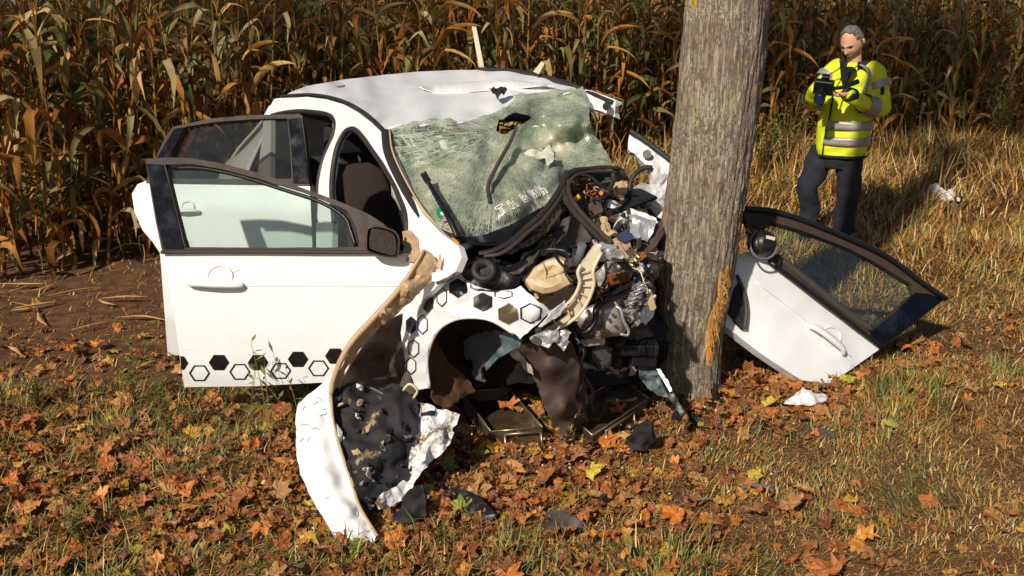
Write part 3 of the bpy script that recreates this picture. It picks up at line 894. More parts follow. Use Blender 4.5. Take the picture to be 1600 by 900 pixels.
for k, (px, py, h, lab) in enumerate((
        (205, 640, .46, 'tall yellow green weed left of the front door on bare soil'),
        (262, 690, .34, 'low feathery green weed below the rear edge of the front door'),
        (60, 640, .16, 'low weed at the left picture edge near the soil'),
        (390, 712, .44, 'thin seeding weed in front of the hexagons on the front door'),
        (425, 706, .52, 'thin weed with seed heads in front of the white door'),
        (478, 715, .42, 'short weed beside the torn bumper and the front door'),
        (668, 700, .36, 'thin pale weed growing before the wheel arch'),
        (1225, 585, .22, 'small weed in front of the detached door'),
        (120, 850, .2, 'small green weed at the bottom left among leaves'),
        (95, 400, .8, 'bushy olive weed by the maize on the left edge'),
        (130, 395, .9, 'tall olive weed among the maize on the left'),
        (1190, 290, .8, 'bushy green weed behind the tree trunk'),
        (1225, 270, .85, 'bushy green weed left of the man'),
        (1200, 240, 1.0, 'tall green weed at the maize edge right of the trunk'),
        (1410, 232, 1.1, 'tall dark weed right of the man'),
        (1480, 222, 1.1, 'leafy weed before the maize at the right'),
        (1560, 240, 1.0, 'weed near the right picture edge'))):
    g = PZ(px, py, 0.0); weed(g.x, g.y, h, lab, 34 if h > .6 else 3 if k in (3, 4, 5) else 8, k)

# ------------------------------------------------------------------ the tree
def tree():
    TB = G0 = PZ(1068, 622, 0.0); Y0 = 4.95
    r = empty('maple_tree', (P(1070, 600, Y0).x, Y0, 0), 'thick grey roadside tree trunk with lichen that the car has hit', 'tree')
    # centre line from the photograph: pixels at one distance, leaning a little to the right and towards us
    cl = []
    for py, cx, w in ((655, 1062, 108), (600, 1070, 104), (520, 1076, 104), (420, 1087, 117), (333, 1098, 120), (270, 1108, 121), (178, 1121, 125), (80, 1130, 127), (0, 1137, 128)):
        p = P(cx, py, Y0 - 0.0); dep = (p - EYE).dot(Vector((0, CP, -SP)))
        cl.append((p.z, p.x, w / FPX * dep / 2))
    cl.sort()
    zz = [c[0] for c in cl]; xx = [c[1] for c in cl]; rr = [c[2] for c in cl]
    rr[0] *= 1.0
    zz += [3.2, 5.0, 7.0]; xx += [xx[-1] + .17, xx[-1] + .3, xx[-1] + .3]; rr += [rr[-1] * .96, rr[-1] * .8, rr[-1] * .5]
    def axis(z): return float(np.interp(z, zz, xx)), float(np.interp(z, zz, rr))
    zs = list(np.arange(-0.12, 2.15, 0.0065)) + list(np.arange(2.15, 7.0, 0.08)); seg = 220
    vs_ = []; fs = []
    for z in zs:
        x, rad = axis(z)
        for s in range(seg):
            a = 2 * math.pi * s / seg; q = Vector((math.cos(a) * 9.5, math.sin(a) * 9.5, z * 3.2 + 0.3 * math.sin(a * 3)))
            rg = 1 - abs(noise.noise(q)) * 2.0
            rg2 = 1 - abs(noise.noise(Vector((q.x * 1.9, q.y * 1.9, z * 9)))) * 2
            d = 0.0095 * max(0, rg) ** 1.5 + 0.0045 * max(0, rg2) + 0.006 * noise.noise(Vector((math.cos(a) * 1.5, math.sin(a) * 1.5, z * 1.6))) + .0015 * noise.noise(Vector((q.x * 5, q.y * 5, z * 60)))
            flare = 0.016 * max(0, 1 - (z + .05) / .3) ** 2 * (1 + .6 * math.sin(a * 4 + 1)) if z < .25 else 0
            R_ = rad + d - .004 + flare
            vs_.append((x + math.cos(a) * R_, Y0 + math.sin(a) * R_, z))
    n = len(zs)
    for i in range(n - 1):
        for s in range(seg):
            s2 = (s + 1) % seg; fs.append((i * seg + s, i * seg + s2, (i + 1) * seg + s2, (i + 1) * seg + s))
    fs.append(tuple(range((n - 1) * seg, n * seg)))
    t = NT('bark')
    st = t.noise(1.0, 6, 0.7, t.stretch(38, 38, 6), 0.8); st2 = t.noise(1.0, 5, 0.7, t.stretch(90, 90, 24))
    c = t.ramp(t.math('ADD', t.math('MULTIPLY', st, .75), t.math('MULTIPLY', st2, .25)), [(0.36, srgb('#6c5a4c')), (0.46, srgb('#94806e')), (0.58, srgb('#aa9884')), (0.68, srgb('#beb09a'))])
    fur = t.mapr(t.math('ABSOLUTE', t.math('SUBTRACT', t.noise(1.0, 4, 0.6, t.stretch(58, 58, 8), 0.9), 0.5)), 0.0, 0.075, 1, 0)
    c = t.mix(t.math('MULTIPLY', fur, 0.45), c, srgb('#564840'))
    lich = t.noise(60, 5, 0.75); reg = t.noise(5, 4, 0.6)
    m = t.math('MULTIPLY', t.mapr(lich, 0.49, 0.57), t.mapr(reg, 0.42, 0.62))
    c = t.mix(t.math('MULTIPLY', m, 0.85), c, srgb('#b8b69c'))
    ol = t.math('MULTIPLY', t.mapr(t.noise(22, 5, .7), 0.56, 0.64), t.mapr(t.noise(3.2, 3), 0.44, 0.62))
    c = t.mix(t.math('MULTIPLY', ol, .85), c, srgb('#a0a050'))
    yv = t.voro(7, 'F1'); yc = t.voro(7, 'F1', None, 'Color')
    ym = t.math('MULTIPLY', t.mapr(t.math('ADD', yv, t.math('MULTIPLY', t.noise(50, 4), .16)), 0.31, 0.27, 0, 1), t.math('GREATER_THAN', yc, 0.6))
    c = t.mix(ym, c, srgb('#c79a28'))
    dk = t.mapr(t.noise(4.0, 5, .7), 0.60, 0.72, 0, 0.6)
    c = t.mix(dk, c, srgb('#5a463e'))
    t.set(Base_Color=c, Roughness=0.92); t.bump(t.math('SUBTRACT', t.math('ADD', t.math('ADD', st, st2), t.math('MULTIPLY', lich, .5)), fur), 0.8, 0.012)
    M['bark'] = t.m
    tr = mk('trunk', vs_, fs, 'bark', r)
    near = [f for f in fs[:-1] if zs[f[0] // seg] < 2.1]
    SHEETS[tr.name] = BVHTree.FromPolygons([Vector(v) for v in vs_], near[::1])
    # wounds: fresh split wood on the right side, torn bark on the left
    t = NT('split_wood'); f = t.noise(1.0, 6, .7, t.stretch(80, 80, 5))
    c = t.ramp(f, [(0.3, srgb('#8a5420')), (0.48, srgb('#c88c3c')), (0.7, srgb('#ecc07a'))])
    t.set(Base_Color=c, Roughness=.8); t.bump(f, .8, .01); M['split_wood'] = t.m
    t = NT('torn_bark'); f = t.noise(1.0, 6, .7, t.stretch(60, 60, 7))
    c = t.ramp(f, [(0.3, srgb('#3a1c0c')), (0.5, srgb('#8a451a')), (0.7, srgb('#b8682a'))])
    t.set(Base_Color=c, Roughness=.9); t.bump(f, .8, .01); M['torn_bark'] = t.m
    def wound(name, outline, mat, lift, seed, lab):
        R = random.Random(seed); ol = [(x + R.uniform(-1.5, 1.5), y + R.uniform(-3, 3)) for x, y in densify(outline, 7)]
        x0 = min(p[0] for p in ol); x1 = max(p[0] for p in ol)
        def fn(px, py):
            k = 1.0
            for i in range(len(ol)):
                a, b = ol[i], ol[(i + 1) % len(ol)]
            return onto(tr, px, py, lift + .008 * noise.noise(Vector((px * .35, py * .03, seed))))
        o = sheet(name, ol, mat, r, step=5, fn=fn, thick=.014, seed=seed)
        o['label'] = lab
    wound('bark_wound', [(1128, 424), (1138, 418), (1141, 440), (1135, 470), (1137, 478), (1128, 500), (1116, 545), (1112, 570), (1104, 568), (1100, 545), (1104, 520), (1110, 492), (1120, 470)], 'split_wood', .004, 3, 'bright strip of freshly split wood on the right side')
    wound('bark_wound', [(1030, 440), (1036, 446), (1034, 480), (1028, 505), (1027, 470)], 'torn_bark', .004, 5, 'dark reddish torn bark on the left side')
    R = np.random.default_rng(3); parts = []
    for k in range(14):
        py = R.uniform(430, 560); px = np.interp(py, [430, 560], [1132, 1106]) + R.uniform(-5, 6); p = onto(tr, px, py, .004)
        parts.append(tube_geo([p, p + Vector((R.uniform(-.006, .012), -.012, R.uniform(-.03, .03))), p + Vector((R.uniform(-.01, .025), -.03, R.uniform(-.08, .05)))], [.004, .003, .0005], 4, 2))
    tag(join_geo('splinter', parts, 'split_wood', r), kind='stuff')
    # unseen limbs and crown; crown shaped and pushed back to shade the maize
    limbs = []; leafc = []
    top = Vector((axis(5.0)[0], Y0, 5.0)); R = np.random.default_rng(8)
    for k in range(9):
        z = R.uniform(5.4, 6.8); x, rad = axis(z); a = k * 0.7 + R.normal(0, .2); L = R.uniform(2.2, 3.2)
        p0 = Vector((x, Y0, z)); p1 = p0 + Vector((math.cos(a) * L * .5, math.sin(a) * L * .5, L * .45)); p2 = p0 + Vector((math.cos(a) * L, math.sin(a) * L, L * .75))
        limbs.append(tube_geo([p0, p1, p2], [.07, .045, .015], 7, 5)); leafc += [p1, p1.lerp(p2, .5), p2]
    mk('limb', *[sum([list(g[0]) for g in limbs], []), [tuple(i + b for i in q) for g, b in zip(limbs, np.cumsum([0] + [len(g[0]) for g in limbs[:-1]]).tolist()) for q in g[1]]], 'bark', r)
    V = []; F = []
    cc = Vector((axis(5.0)[0] - .8, Y0 + 2.3, 7.7))
    small = [[v[0]] + [v[22 + i] for i in range(0, 21, 2)] for v, f in PROTO_LEAVES]
    clumps = []
    while len(clumps) < 190:
        d = Vector((R.uniform(-1, 1), R.uniform(-1, 1), R.uniform(-1, 1)))
        if .25 < d.length < 1 and not (d.y < 0 and d.z < -.3): clumps.append(cc + Vector((d.x * 4.6, d.y * 2.2, d.z * 2.6)))
    for c in clumps:
        for _ in range(95):
            q = c + Vector((R.normal(0, .36), R.normal(0, .36), R.normal(0, .3))); s = R.uniform(.13, .2)
            v = small[R.integers(16)]; m = Euler((R.normal(.5, .5), R.normal(0, .5), R.uniform(0, 6.3))).to_matrix() * s
            b = len(V); V += [m @ p + q for p in v]; n_ = len(v) - 1; F += [(b, b + 1 + i, b + 1 + (i + 1) % n_) for i in range(n_)]
    cr = mk('crown', V, F, 'leaf_single', r, False)
    return r, tr
TREE, TRUNK = tree()
def added_shade_tree():
    """a tree added out of frame so that its crown shades the tops of the maize"""
    r = TREE.copy(); COL.objects.link(r); r['label'] = 'maple added out of frame left of the wreck to shade the maize tops'
    for ch in list(TREE.children):
        if 'wound' in ch.name or 'splinter' in ch.name: continue
        c = ch.copy(); COL.objects.link(c); c.parent = r; c.matrix_parent_inverse = ch.matrix_parent_inverse.copy()
    r.location = (TREE.location.x - 8.7, TREE.location.y - 2.4, .0)  # added tree, placed for the shade it throws on the maize
added_shade_tree()

# =================================================================== THE WRECKED CAR
CAR = empty('wrecked_car', (-0.35, 4.9, 0), 'white hatchback with its front crushed against the tree and two doors hanging open', 'car')
FW = Vector((0.57, -0.82, 0)).normalized(); RT = Vector((-FW.y, FW.x, 0))     # nose direction; direction across the car to its far side
O0 = Vector((-0.43, 4.15, 0))
def carp(u, v, z): return O0 + FW * u + RT * v + Vector((0, 0, z))
def on_vertical(p0, d, off):
    """points of a near-vertical panel: a line on the ground, a direction, and how far the panel bows out at each height"""
    d = Vector((d[0], d[1], 0)).normalized(); n = Vector((d.y, -d.x, 0))
    p0 = Vector((p0[0], p0[1], 0))
    if n.dot(EYE - p0) < 0: n = -n
    def fn(px, py):
        r = ray(px, py); z = 0.9; p = None
        for _ in range(8):
            t = (off(z) - n.dot(EYE - p0)) / n.dot(r); p = EYE + r * t; z = p.z
        return p
    return fn
def bow(z):
    if z > 0.93: return -(z - 0.93) * 0.42
    if z < 0.3: return -(0.3 - z) * 0.35
    return 0.03 * math.sin((z - 0.3) / 0.63 * math.pi)
SIDE = on_vertical(O0, -FW, bow)
SIDE_IN = on_vertical(O0 + RT * 0.05, -FW, bow)
DOORF = on_vertical((-0.43, 4.15), (-1.12, 0.30), bow)
DOORF_IN = on_vertical((-0.43, 4.172), (-1.12, 0.30), bow)
DOORF_OUT = on_vertical((-0.43, 4.142), (-1.12, 0.30), bow)
DOORR = on_vertical((-1.06, 5.05), (-0.966, 0.26), bow)
DOORR_IN = on_vertical((-1.06, 5.072), (-0.966, 0.26), bow)
DOORR_OUT = on_vertical((-1.06, 5.042), (-0.966, 0.26), bow)

# ---- roof
roof_top = [(440, 152, 6.1), (452, 145, 6.25), (480, 134, 6.45), (540, 124, 6.65), (600, 117, 6.8), (652, 112, 6.85), (700, 110, 6.65), (745, 109, 6.4), (800, 112, 6.05), (845, 120, 5.75), (890, 134, 5.5), (912, 141, 5.42)]
roof_front = [(860, 150, 5.32), (812, 158, 5.2), (791, 170, 5.12), (757, 187, 5.02), (698, 193, 4.92), (640, 197, 4.84), (606, 204, 4.79)]
roof_right = [(598, 205, 4.80), (580, 187, 4.92), (560, 172, 5.1), (537, 160, 5.35), (510, 152, 5.62), (480, 149, 5.85)]
roof = sheet('roof', roof_top + roof_front + roof_right, 'white_paint', CAR, inner=[(560, 145, 5.75), (650, 150, 5.6), (740, 145, 5.65), (700, 125, 6.2), (800, 133, 5.6), (660, 175, 5.1), (600, 130, 6.3)], step=8, crumple=0.0025, cscale=5, thick=.006, seed=1)
# raised fold in the roof and the tear at its end
def dent(px, py):
    mid = np.interp(px, [655, 690, 740, 800, 868], [143, 140, 137, 134, 141]); w = np.interp(px, [655, 690, 740, 800, 850, 868], [1, 6, 8.5, 7, 5, 1])
    k = max(0.0, 1 - ((py - mid) / w) ** 2); return onto(roof, px, py, .002 + .026 * k ** .7)
fold = sheet('roof_dent', [(655, 143), (690, 134), (740, 129), (800, 127.5), (850, 135), (868, 141), (820, 141), (780, 142), (730, 145.5), (690, 146.5)], 'white_paint', CAR, fn=dent, step=4, thick=.004, seed=2)
sheet('roof_tear', [(764, 137, 5.30), (786, 135, 5.30), (793, 141, 5.26), (784, 148, 5.22), (777, 153, 5.2), (770, 146, 5.24)], 'dark_steel', CAR, step=4, crumple=.02, cscale=30, thick=.003, seed=3)
tube('roof_seam', PT((440, 150.5, 6.09), (480, 148, 5.84), (510, 151, 5.61), (537, 159, 5.34), (560, 171, 5.09), (580, 186, 4.91), (598, 205, 4.785), (612, 232, 4.68)), .016, 'rubber', CAR, 8, 5, .6)
tube('roof_seam', PT((745, 107.5, 6.42), (800, 110, 6.06), (845, 118, 5.76), (890, 131, 5.5), (925, 146, 5.38), (958, 160, 5.2)), .018, 'rubber', CAR, 8, 5, .6)
tube('roof_crease', PT((788, 139, 5.3), (830, 143, 5.32), (880, 145, 5.38), (912, 143, 5.41)), [.004, .016, .01], 'torn_paint', CAR, 6, 4)
sheet('roof_rail_stub', [(905, 139, 5.42), (925, 142, 5.38), (962, 156, 5.2), (961, 183, 5.2), (940, 174, 5.24), (918, 168, 5.32)], 'torn_paint', CAR, step=6, crumple=.008, cscale=20, thick=.05, seed=4, back_mat='black_plastic')
drum('rail_plug', P(948, 166, 5.17), (0, -1, .2), [(-.004, .022), (.004, .022)], 'black_plastic', CAR, 10)
sheet('torn_trim_strip', [(737, 41, 6.42), (744, 42, 6.42), (757, 108, 6.40), (749, 109, 6.40)], 'cream_plastic', CAR, step=4, thick=.012, crumple=.002)
sheet('torn_trim_strip', [(833, 112, 5.7), (846, 96, 5.7), (851, 99, 5.7), (842, 116, 5.7)], 'cream_plastic', CAR, step=4, thick=.01)
tube('roof_header', [onto(roof, x, y - 1.5, .004) for x, y, _ in reversed(roof_front)], .011, 'torn_paint', CAR, 8, 4, .7)
# leaves and dirt lying on the roof are debris of the crash
tube('roof_twig', PT((511, 138, 6.1), (525, 136.5, 6.12), (539, 134, 6.12)), .005, 'dark_steel', CAR, 5, 3)

# ---- body side (the side that faces us) with both door openings
side_out = [(413, 178), (420, 166), (440, 154), (480, 151.5), (510, 155), (537, 163), (560, 176), (580, 191), (598, 209), (612, 240), (640, 300), (662, 336), (690, 365), (716, 384), (722, 402), (712, 424), (690, 440), (660, 470), (640, 520), (632, 590), (560, 575), (500, 560), (440, 540), (400, 525), (400, 300)]
open_front = [(543, 203), (556, 206), (583, 240), (607, 277), (622, 310), (632, 345), (634, 420), (628, 520), (600, 552), (520, 530), (518, 420), (520, 347), (516, 290), (522, 240), (532, 214)]
open_rear = [(423, 180), (440, 176), (467, 173), (505, 177), (520, 188), (518, 210), (503, 247), (495, 287), (494, 347), (496, 510), (430, 488), (423, 350)]
bside = sheet('body_side', side_out, 'white_paint', CAR, holes=[open_front, open_rear], step=9, fn=SIDE, thick=.03, crumple=.004, cscale=6, seed=5)
tube('door_seal', [SIDE(x, y) + Vector((.01, -.012, 0)) for x, y in ((520, 347), (516, 290), (522, 240), (532, 214), (543, 202), (556, 205), (583, 240), (607, 277), (622, 310), (632, 345), (634, 420))], .014, 'rubber', CAR, 6, 5)
tube('door_seal', [SIDE(x, y) + Vector((.01, -.012, 0)) for x, y in ((423, 180), (440, 176), (467, 173), (505, 177), (520, 188), (518, 210), (503, 247), (495, 287), (494, 347))], .012, 'rubber', CAR, 6, 5)
# darker rebate of the front opening at the foot of the windscreen pillar
sheet('pillar_foot', [(630, 362), (641, 360), (652, 372), (655, 395), (648, 410), (628, 408)], 'warm_shade_beige', CAR, step=6, fn=on_vertical(O0 + Vector((0, -.014, 0)), -FW, bow), thick=.01, crumple=.02, cscale=20, seed=6)
# rear quarter, far side, tail: plain bodywork seen only past the doors
def car_patch(name, rows, mat, n=5):
    rr = [cat_rom([carp(*p) for p in r], n) for r in rows]
    cols = [cat_rom([r[i] for r in rr], n) for i in range(len(rr[0]))]
    w = len(cols); h = len(cols[0]); v = [cols[i][j] for j in range(h) for i in range(w)]
    f = [(j * w + i, j * w + i + 1, (j + 1) * w + i + 1, (j + 1) * w + i) for j in range(h - 1) for i in range(w - 1)]
    o = mk(name, v, f, mat, CAR); md = o.modifiers.new('t', 'SOLIDIFY'); md.thickness = .015; md.offset = 0
    return o
car_patch('rear_quarter', [[(-2.02, .012, .30), (-2.45, .02, .62), (-2.8, .1, .45)], [(-2.02, -.02, .6), (-2.5, .0, .75), (-2.85, .12, .62)], [(-2.02, .012, .92), (-2.42, .05, .95), (-2.75, .16, .95)], [(-2.0, .2, 1.3), (-2.15, .24, 1.27), (-2.35, .28, 1.1)]], 'white_paint')
car_patch('tailgate', [[(-2.86, .15, .35), (-2.98, .9, .35), (-2.86, 1.65, .35)], [(-2.80, .18, .9), (-2.92, .9, .92), (-2.80, 1.62, .9)], [(-2.42, .30, 1.25), (-2.5, .9, 1.29), (-2.42, 1.50, 1.25)], [(-2.22, .32, 1.40), (-2.27, .9, 1.45), (-2.22, 1.48, 1.40)]], 'white_paint')
car_patch('far_side', [[(-.75, 1.78, .25), (-1.8, 1.8, .25), (-2.95, 1.7, .4)], [(-.75, 1.8, .6), (-1.8, 1.82, .6), (-3.0, 1.68, .62)], [(-.75, 1.78, .93), (-1.8, 1.78, .94), (-3.02, 1.64, .95)]], 'white_paint')
car_patch('floor_pan', [[(-.2, .1, .22), (-1.6, .1, .22), (-2.9, .2, .3)], [(-.2, .9, .26), (-1.6, .9, .28), (-2.9, .9, .32)], [(-.4, 1.7, .22), (-1.6, 1.7, .22), (-2.9, 1.6, .3)]], 'cabin_dark', 2)
tube('roof_rail', [carp(-.75, 1.62, 1.40), carp(-1.4, 1.6, 1.47), carp(-2.2, 1.56, 1.45), carp(-2.42, 1.53, 1.27), carp(-2.8, 1.62, .95)], .035, 'white_paint', CAR, 8, 5)
car_patch('headlining', [[(-.95, .34, 1.30), (-1.5, .32, 1.34), (-2.3, .36, 1.33)], [(-.95, .9, 1.34), (-1.5, .9, 1.38), (-2.3, .9, 1.36)], [(-.95, 1.5, 1.33), (-1.5, 1.52, 1.36), (-2.3, 1.5, 1.34)]], 'cabin_dark', 2)
for v in (.02, 1.64):
    w = drum('wheel', carp(-2.42, v, .31), RT if v < 1 else -RT, [(0, .20), (0.0, .29), (.02, .315), (.19, .315), (.2, .28)], 'tyre_rubber', CAR, 28)
    drum('rim', carp(-2.42, v + (-.004 if v < 1 else .004), .31), RT if v < 1 else -RT, [(0, .04), (.0, .20), (.03, .205)], 'pale_steel', w, 20)

# ---- cabin
def seat(v, lean=0.28):
    s = None
    b = []
    for (u, z, w, d) in ((-1.20, .48, .24, .07), (-1.26, .7, .24, .075), (-1.33, .9, .22, .07), (-1.40, 1.06, .18, .06), (-1.43, 1.10, .12, .03)):
        ring = [carp(u + d * math.sin(a), v + w * math.copysign(abs(math.cos(a)) ** .6, math.cos(a)), z) for a in np.linspace(0, 2 * math.pi, 20, endpoint=False)]
        b.append(ring)
    V = sum(b, []); F = [(j * 20 + i, j * 20 + (i + 1) % 20, (j + 1) * 20 + (i + 1) % 20, (j + 1) * 20 + i) for j in range(4) for i in range(20)] + [tuple(range(80, 100))]
    s = mk('seat', V, F, 'seat_cloth', CAR)
    block('seat_cushion', carp(-.95, v, .45), (.5, .48, .14), (0, 0, math.atan2(FW.y, FW.x)), 'seat_cloth', s, .05, 3)
    h = block('headrest', carp(-1.44, v, 1.24), (.09, .27, .17), (0, 0.1, math.atan2(FW.y, FW.x)), 'headrest_cloth', s, .05, 3)
    for q in (-.06, .06): tube('headrest_post', [carp(-1.42, v + q, 1.06), carp(-1.44, v + q, 1.18)], .007, 'chrome', s, 6, 2)
seat(.42); seat(1.28)
block('rear_bench', carp(-2.25, .9, .72), (.16, 1.3, .62), (0, -.3, math.atan2(FW.y, FW.x)), 'seat_cloth', CAR, .05, 3)
car_patch('dashboard', [[(-.28, .12, .55), (-.28, .9, .55), (-.4, 1.5, .55)], [(-.36, .12, .82), (-.36, .9, .84), (-.5, 1.5, .9)], [(-.2, .12, .96), (-.2, .9, .98), (-.3, 1.5, 1.02)], [(.1, .12, .95), (.0, .9, .95), (-.1, 1.5, 1.0)]], 'cabin_dark')
def blob(name, c, r, mat, parent, lump, sc, rot=(0, 0, 0), seed=0, seg=32):
    V = []; F = []; m = Euler(rot).to_matrix(); n = seg // 2
    for j in range(n + 1):
        th = math.pi * j / n
        for i in range(seg):
            a = 2 * math.pi * i / seg
            d = Vector((math.sin(th) * math.cos(a), math.sin(th) * math.sin(a), math.cos(th)))
            k = 1 + lump * crum(d, sc, seed)
            V.append(Vector(c) + m @ Vector((d.x * r[0] * k, d.y * r[1] * k, d.z * r[2] * k)))
    for j in range(n):
        for i in range(seg):
            F.append((j * seg + i, (j + 1) * seg + i, (j + 1) * seg + (i + 1) % seg, j * seg + (i + 1) % seg))
    return mk(name, V, F, mat, parent)
blob('airbag', P(692, 285, 4.85), (.25, .16, .24), 'airbag_cloth', CAR, .12, 2.2, (0.4, .1, .2), 3)
blob('airbag', P(862, 240, 5.32), (.26, .14, .22), 'airbag_cloth', CAR, .2, 2.0, (0.5, .1, .5), 7)

# ---- windscreen: laminated, shattered, sagging, with a hole
glass_out = [(603, 205, 4.77), (640, 191, 4.82), (698, 187, 4.90), (757, 182, 4.98), (791, 165, 5.08), (812, 149, 5.16), (860, 142, 5.28), (910, 135, 5.38), (921, 158, 5.28), (919, 182, 5.17), (930, 207, 5.10), (946, 238, 5.04), (956, 262, 4.98), (930, 262, 4.93), (894, 266, 4.86), (880, 300, 4.66), (850, 330, 4.50), (822, 360, 4.34), (788, 374, 4.24), (743, 376, 4.17), (716, 370, 4.13), (677, 353, 4.18), (643, 310, 4.33), (610, 246, 4.57)]
glass_in = [(680, 240, 4.66), (740, 250, 4.58), (700, 290, 4.44), (720, 330, 4.30), (762, 240, 4.76), (752, 300, 4.48), (770, 310, 4.38), (800, 235, 4.72), (795, 270, 4.58), (840, 215, 5.08), (830, 255, 4.66), (870, 235, 5.08), (862, 270, 4.70), (900, 215, 5.12), (880, 192, 4.98), (850, 205, 5.12), (860, 165, 5.22), (800, 320, 4.36), (920, 190, 5.06), (895, 190, 5.0), (930, 235, 5.06), (905, 245, 4.96), (640, 260, 4.58)]
hole = [(775, 205), (779, 190), (791, 180), (806, 175), (825, 181), (845, 197), (825, 200), (808, 195), (800, 206), (791, 211), (782, 209)]
def craze(px, py):
    """how completely the laminate is crushed at a place"""
    c = 0.40
    c -= 0.50 * math.exp(-(((px - 650) / 52) ** 2 + ((py - 228) / 26) ** 2))
    c -= 0.45 * math.exp(-(((px - 730) / 45) ** 2 + ((py - 218) / 20) ** 2))
    c += 0.40 * math.exp(-(((px - 865) / 48) ** 2 + ((py - 235) / 34) ** 2))
    c += 0.2 * math.exp(-(((px - 880) / 50) ** 2 + ((py - 165) / 20) ** 2))
    c += 0.32 * math.exp(-(((px - 683) / 42) ** 2 + ((py - 288) / 34) ** 2))
    ln = 376 - (px - 743) * 0.42
    c -= 0.55 * sm(-30, 0, py - ln) if px > 720 else 0.4 * sm(-16, 4, py - (352 + (px - 677) * .45))
    return max(0.0, min(1.0, c))
ws = sheet('windscreen', glass_out, 'crazed_glass', CAR, inner=glass_in, holes=[hole, [(845, 236), (857, 229), (868, 237), (867, 249), (857, 256), (849, 248)]], step=6, crumple=.026, cscale=7, thick=.005, seed=9, attr=('craze', craze), rough_edge=1.2)
fr = [(603, 205, 4.76), (610, 246, 4.56), (643, 311, 4.32), (677, 354, 4.17), (716, 372, 4.115), (735, 388, 4.09)]
tube('windscreen_frame', PT(*fr), .024, 'liner_dark', CAR, 8, 6, .5)
tube('glue_line', [p + Vector((.018, -.012, .01)) for p in PT(*fr[:5])], .0045, 'foam_beige', CAR, 5, 6)
tube('windscreen_frame', PT((716, 373, 4.11), (745, 380, 4.13), (790, 378, 4.2), (824, 362, 4.3), (852, 333, 4.44)), .02, 'black_plastic', CAR, 8, 6, .6)
sheet('glass_band', [(725, 371, 4.12), (760, 366, 4.15), (800, 350, 4.24), (835, 330, 4.38), (850, 322, 4.44), (852, 333, 4.42), (824, 362, 4.28), (790, 378, 4.18), (745, 379, 4.12)], 'black_plastic', CAR, step=6, thick=.004, crumple=.006, cscale=30, seed=3)
# folded flap of foil around the hole
sheet('glass_flap', [(818, 238, 4.74), (836, 232, 4.76), (846, 238, 4.76), (858, 226, 4.80), (866, 240, 4.77), (864, 252, 4.72), (856, 259, 4.69), (852, 248, 4.71), (838, 250, 4.70), (828, 246, 4.71)], 'airbag_cloth', CAR, step=5, thick=.004, crumple=.02, cscale=25, seed=5)
# lettering on the glass: outlined blackletter "THE Wh", the rest is hidden
GLY = {'T': [(0, .06), (.06, 0), (1, 0), (1.02, .2), (.64, .24), (.62, .86), (.74, .94), (.62, 1), (.36, 1), (.36, .24), (.1, .26), (0, .2)],
       'H': [(-.06, .02), (.24, 0), (.26, .4), (.70, .36), (.70, .04), (.84, -.04), (1, .02), (1, .94), (1.06, 1), (.72, 1), (.72, .58), (.28, .62), (.28, 1), (.0, 1)],
       'E': [(0, .04), (.1, 0), (.96, 0), (1, .2), (.3, .2), (.3, .4), (.76, .38), (.8, .58), (.3, .6), (.3, .8), (.94, .78), (1, .96), (.9, 1), (.06, 1), (0, .94)],
       'W': [(-.1, .04), (.16, 0), (.28, .70), (.40, .16), (.58, .16), (.72, .70), (.84, -.04), (1.02, .02), (.84, 1), (.64, 1), (.5, .5), (.38, 1), (.18, 1)],
       'h': [(0, 0), (.26, -.06), (.28, .36), (.8, .36), (1, .5), (1, 1), (.72, 1), (.70, .60), (.28, .62), (.28, 1), (0, 1)]}
lines_ = []
for ch, ox, oy, w_, h_ in (('T', 188, 690, 1.0, 1.0), ('H', 345, 612, .95, 1.0), ('E', 500, 528, .85, 1.0), ('W', 615, 478, 1.15, 1.0), ('h', 742, 432, .62, .95)):
    g_ = [(ox + u * 85 * w_ + v * 78 * h_, oy - u * 48 * w_ + v * 98 * h_) for u, v in GLY[ch] + GLY[ch][:1]]
    lines_.append([(750 + x / 8.18, 240 + y / 8.18) for x, y in g_])
let = ribbon('lettering', lines_, ws, 'white_vinyl', 1.25, .008)
# round green and pink sticker behind the wiper
def disc(cx, cy, rx, ry, n=18): return [(cx + rx * math.cos(a), cy + ry * math.sin(a)) for a in np.linspace(0, 2 * math.pi, n, endpoint=False)]
decal('sticker', disc(693, 335, 11, 10), ws, 'sticker_green', off=.010, sub=1)
decal('sticker', disc(697, 345, 6, 4), ws, 'sticker_pink', off=.013, sub=1)
decal('sticker', disc(693, 337, 5, 3), ws, 'white_vinyl', off=.013, sub=1)
# wipers
w1 = tube('wiper', PT((661, 273, 4.36), (668, 283, 4.32), (685, 312, 4.22), (704, 345, 4.10), (716, 372, 4.05)), [.008, .014, .016], 'black_plastic', CAR, 6, 4, .7)
block('wiper_head', P(665, 277, 4.34), (.028, .02, .05), (0, -.5, 0), 'black_plastic', w1, .004)
tube('wiper', PT((808, 193, 4.72), (798, 220, 4.66), (775, 262, 4.52), (763, 290, 4.43), (765, 316, 4.33)), [.006, .011, .011, .008], 'trim_brown', CAR, 6, 4, .7)

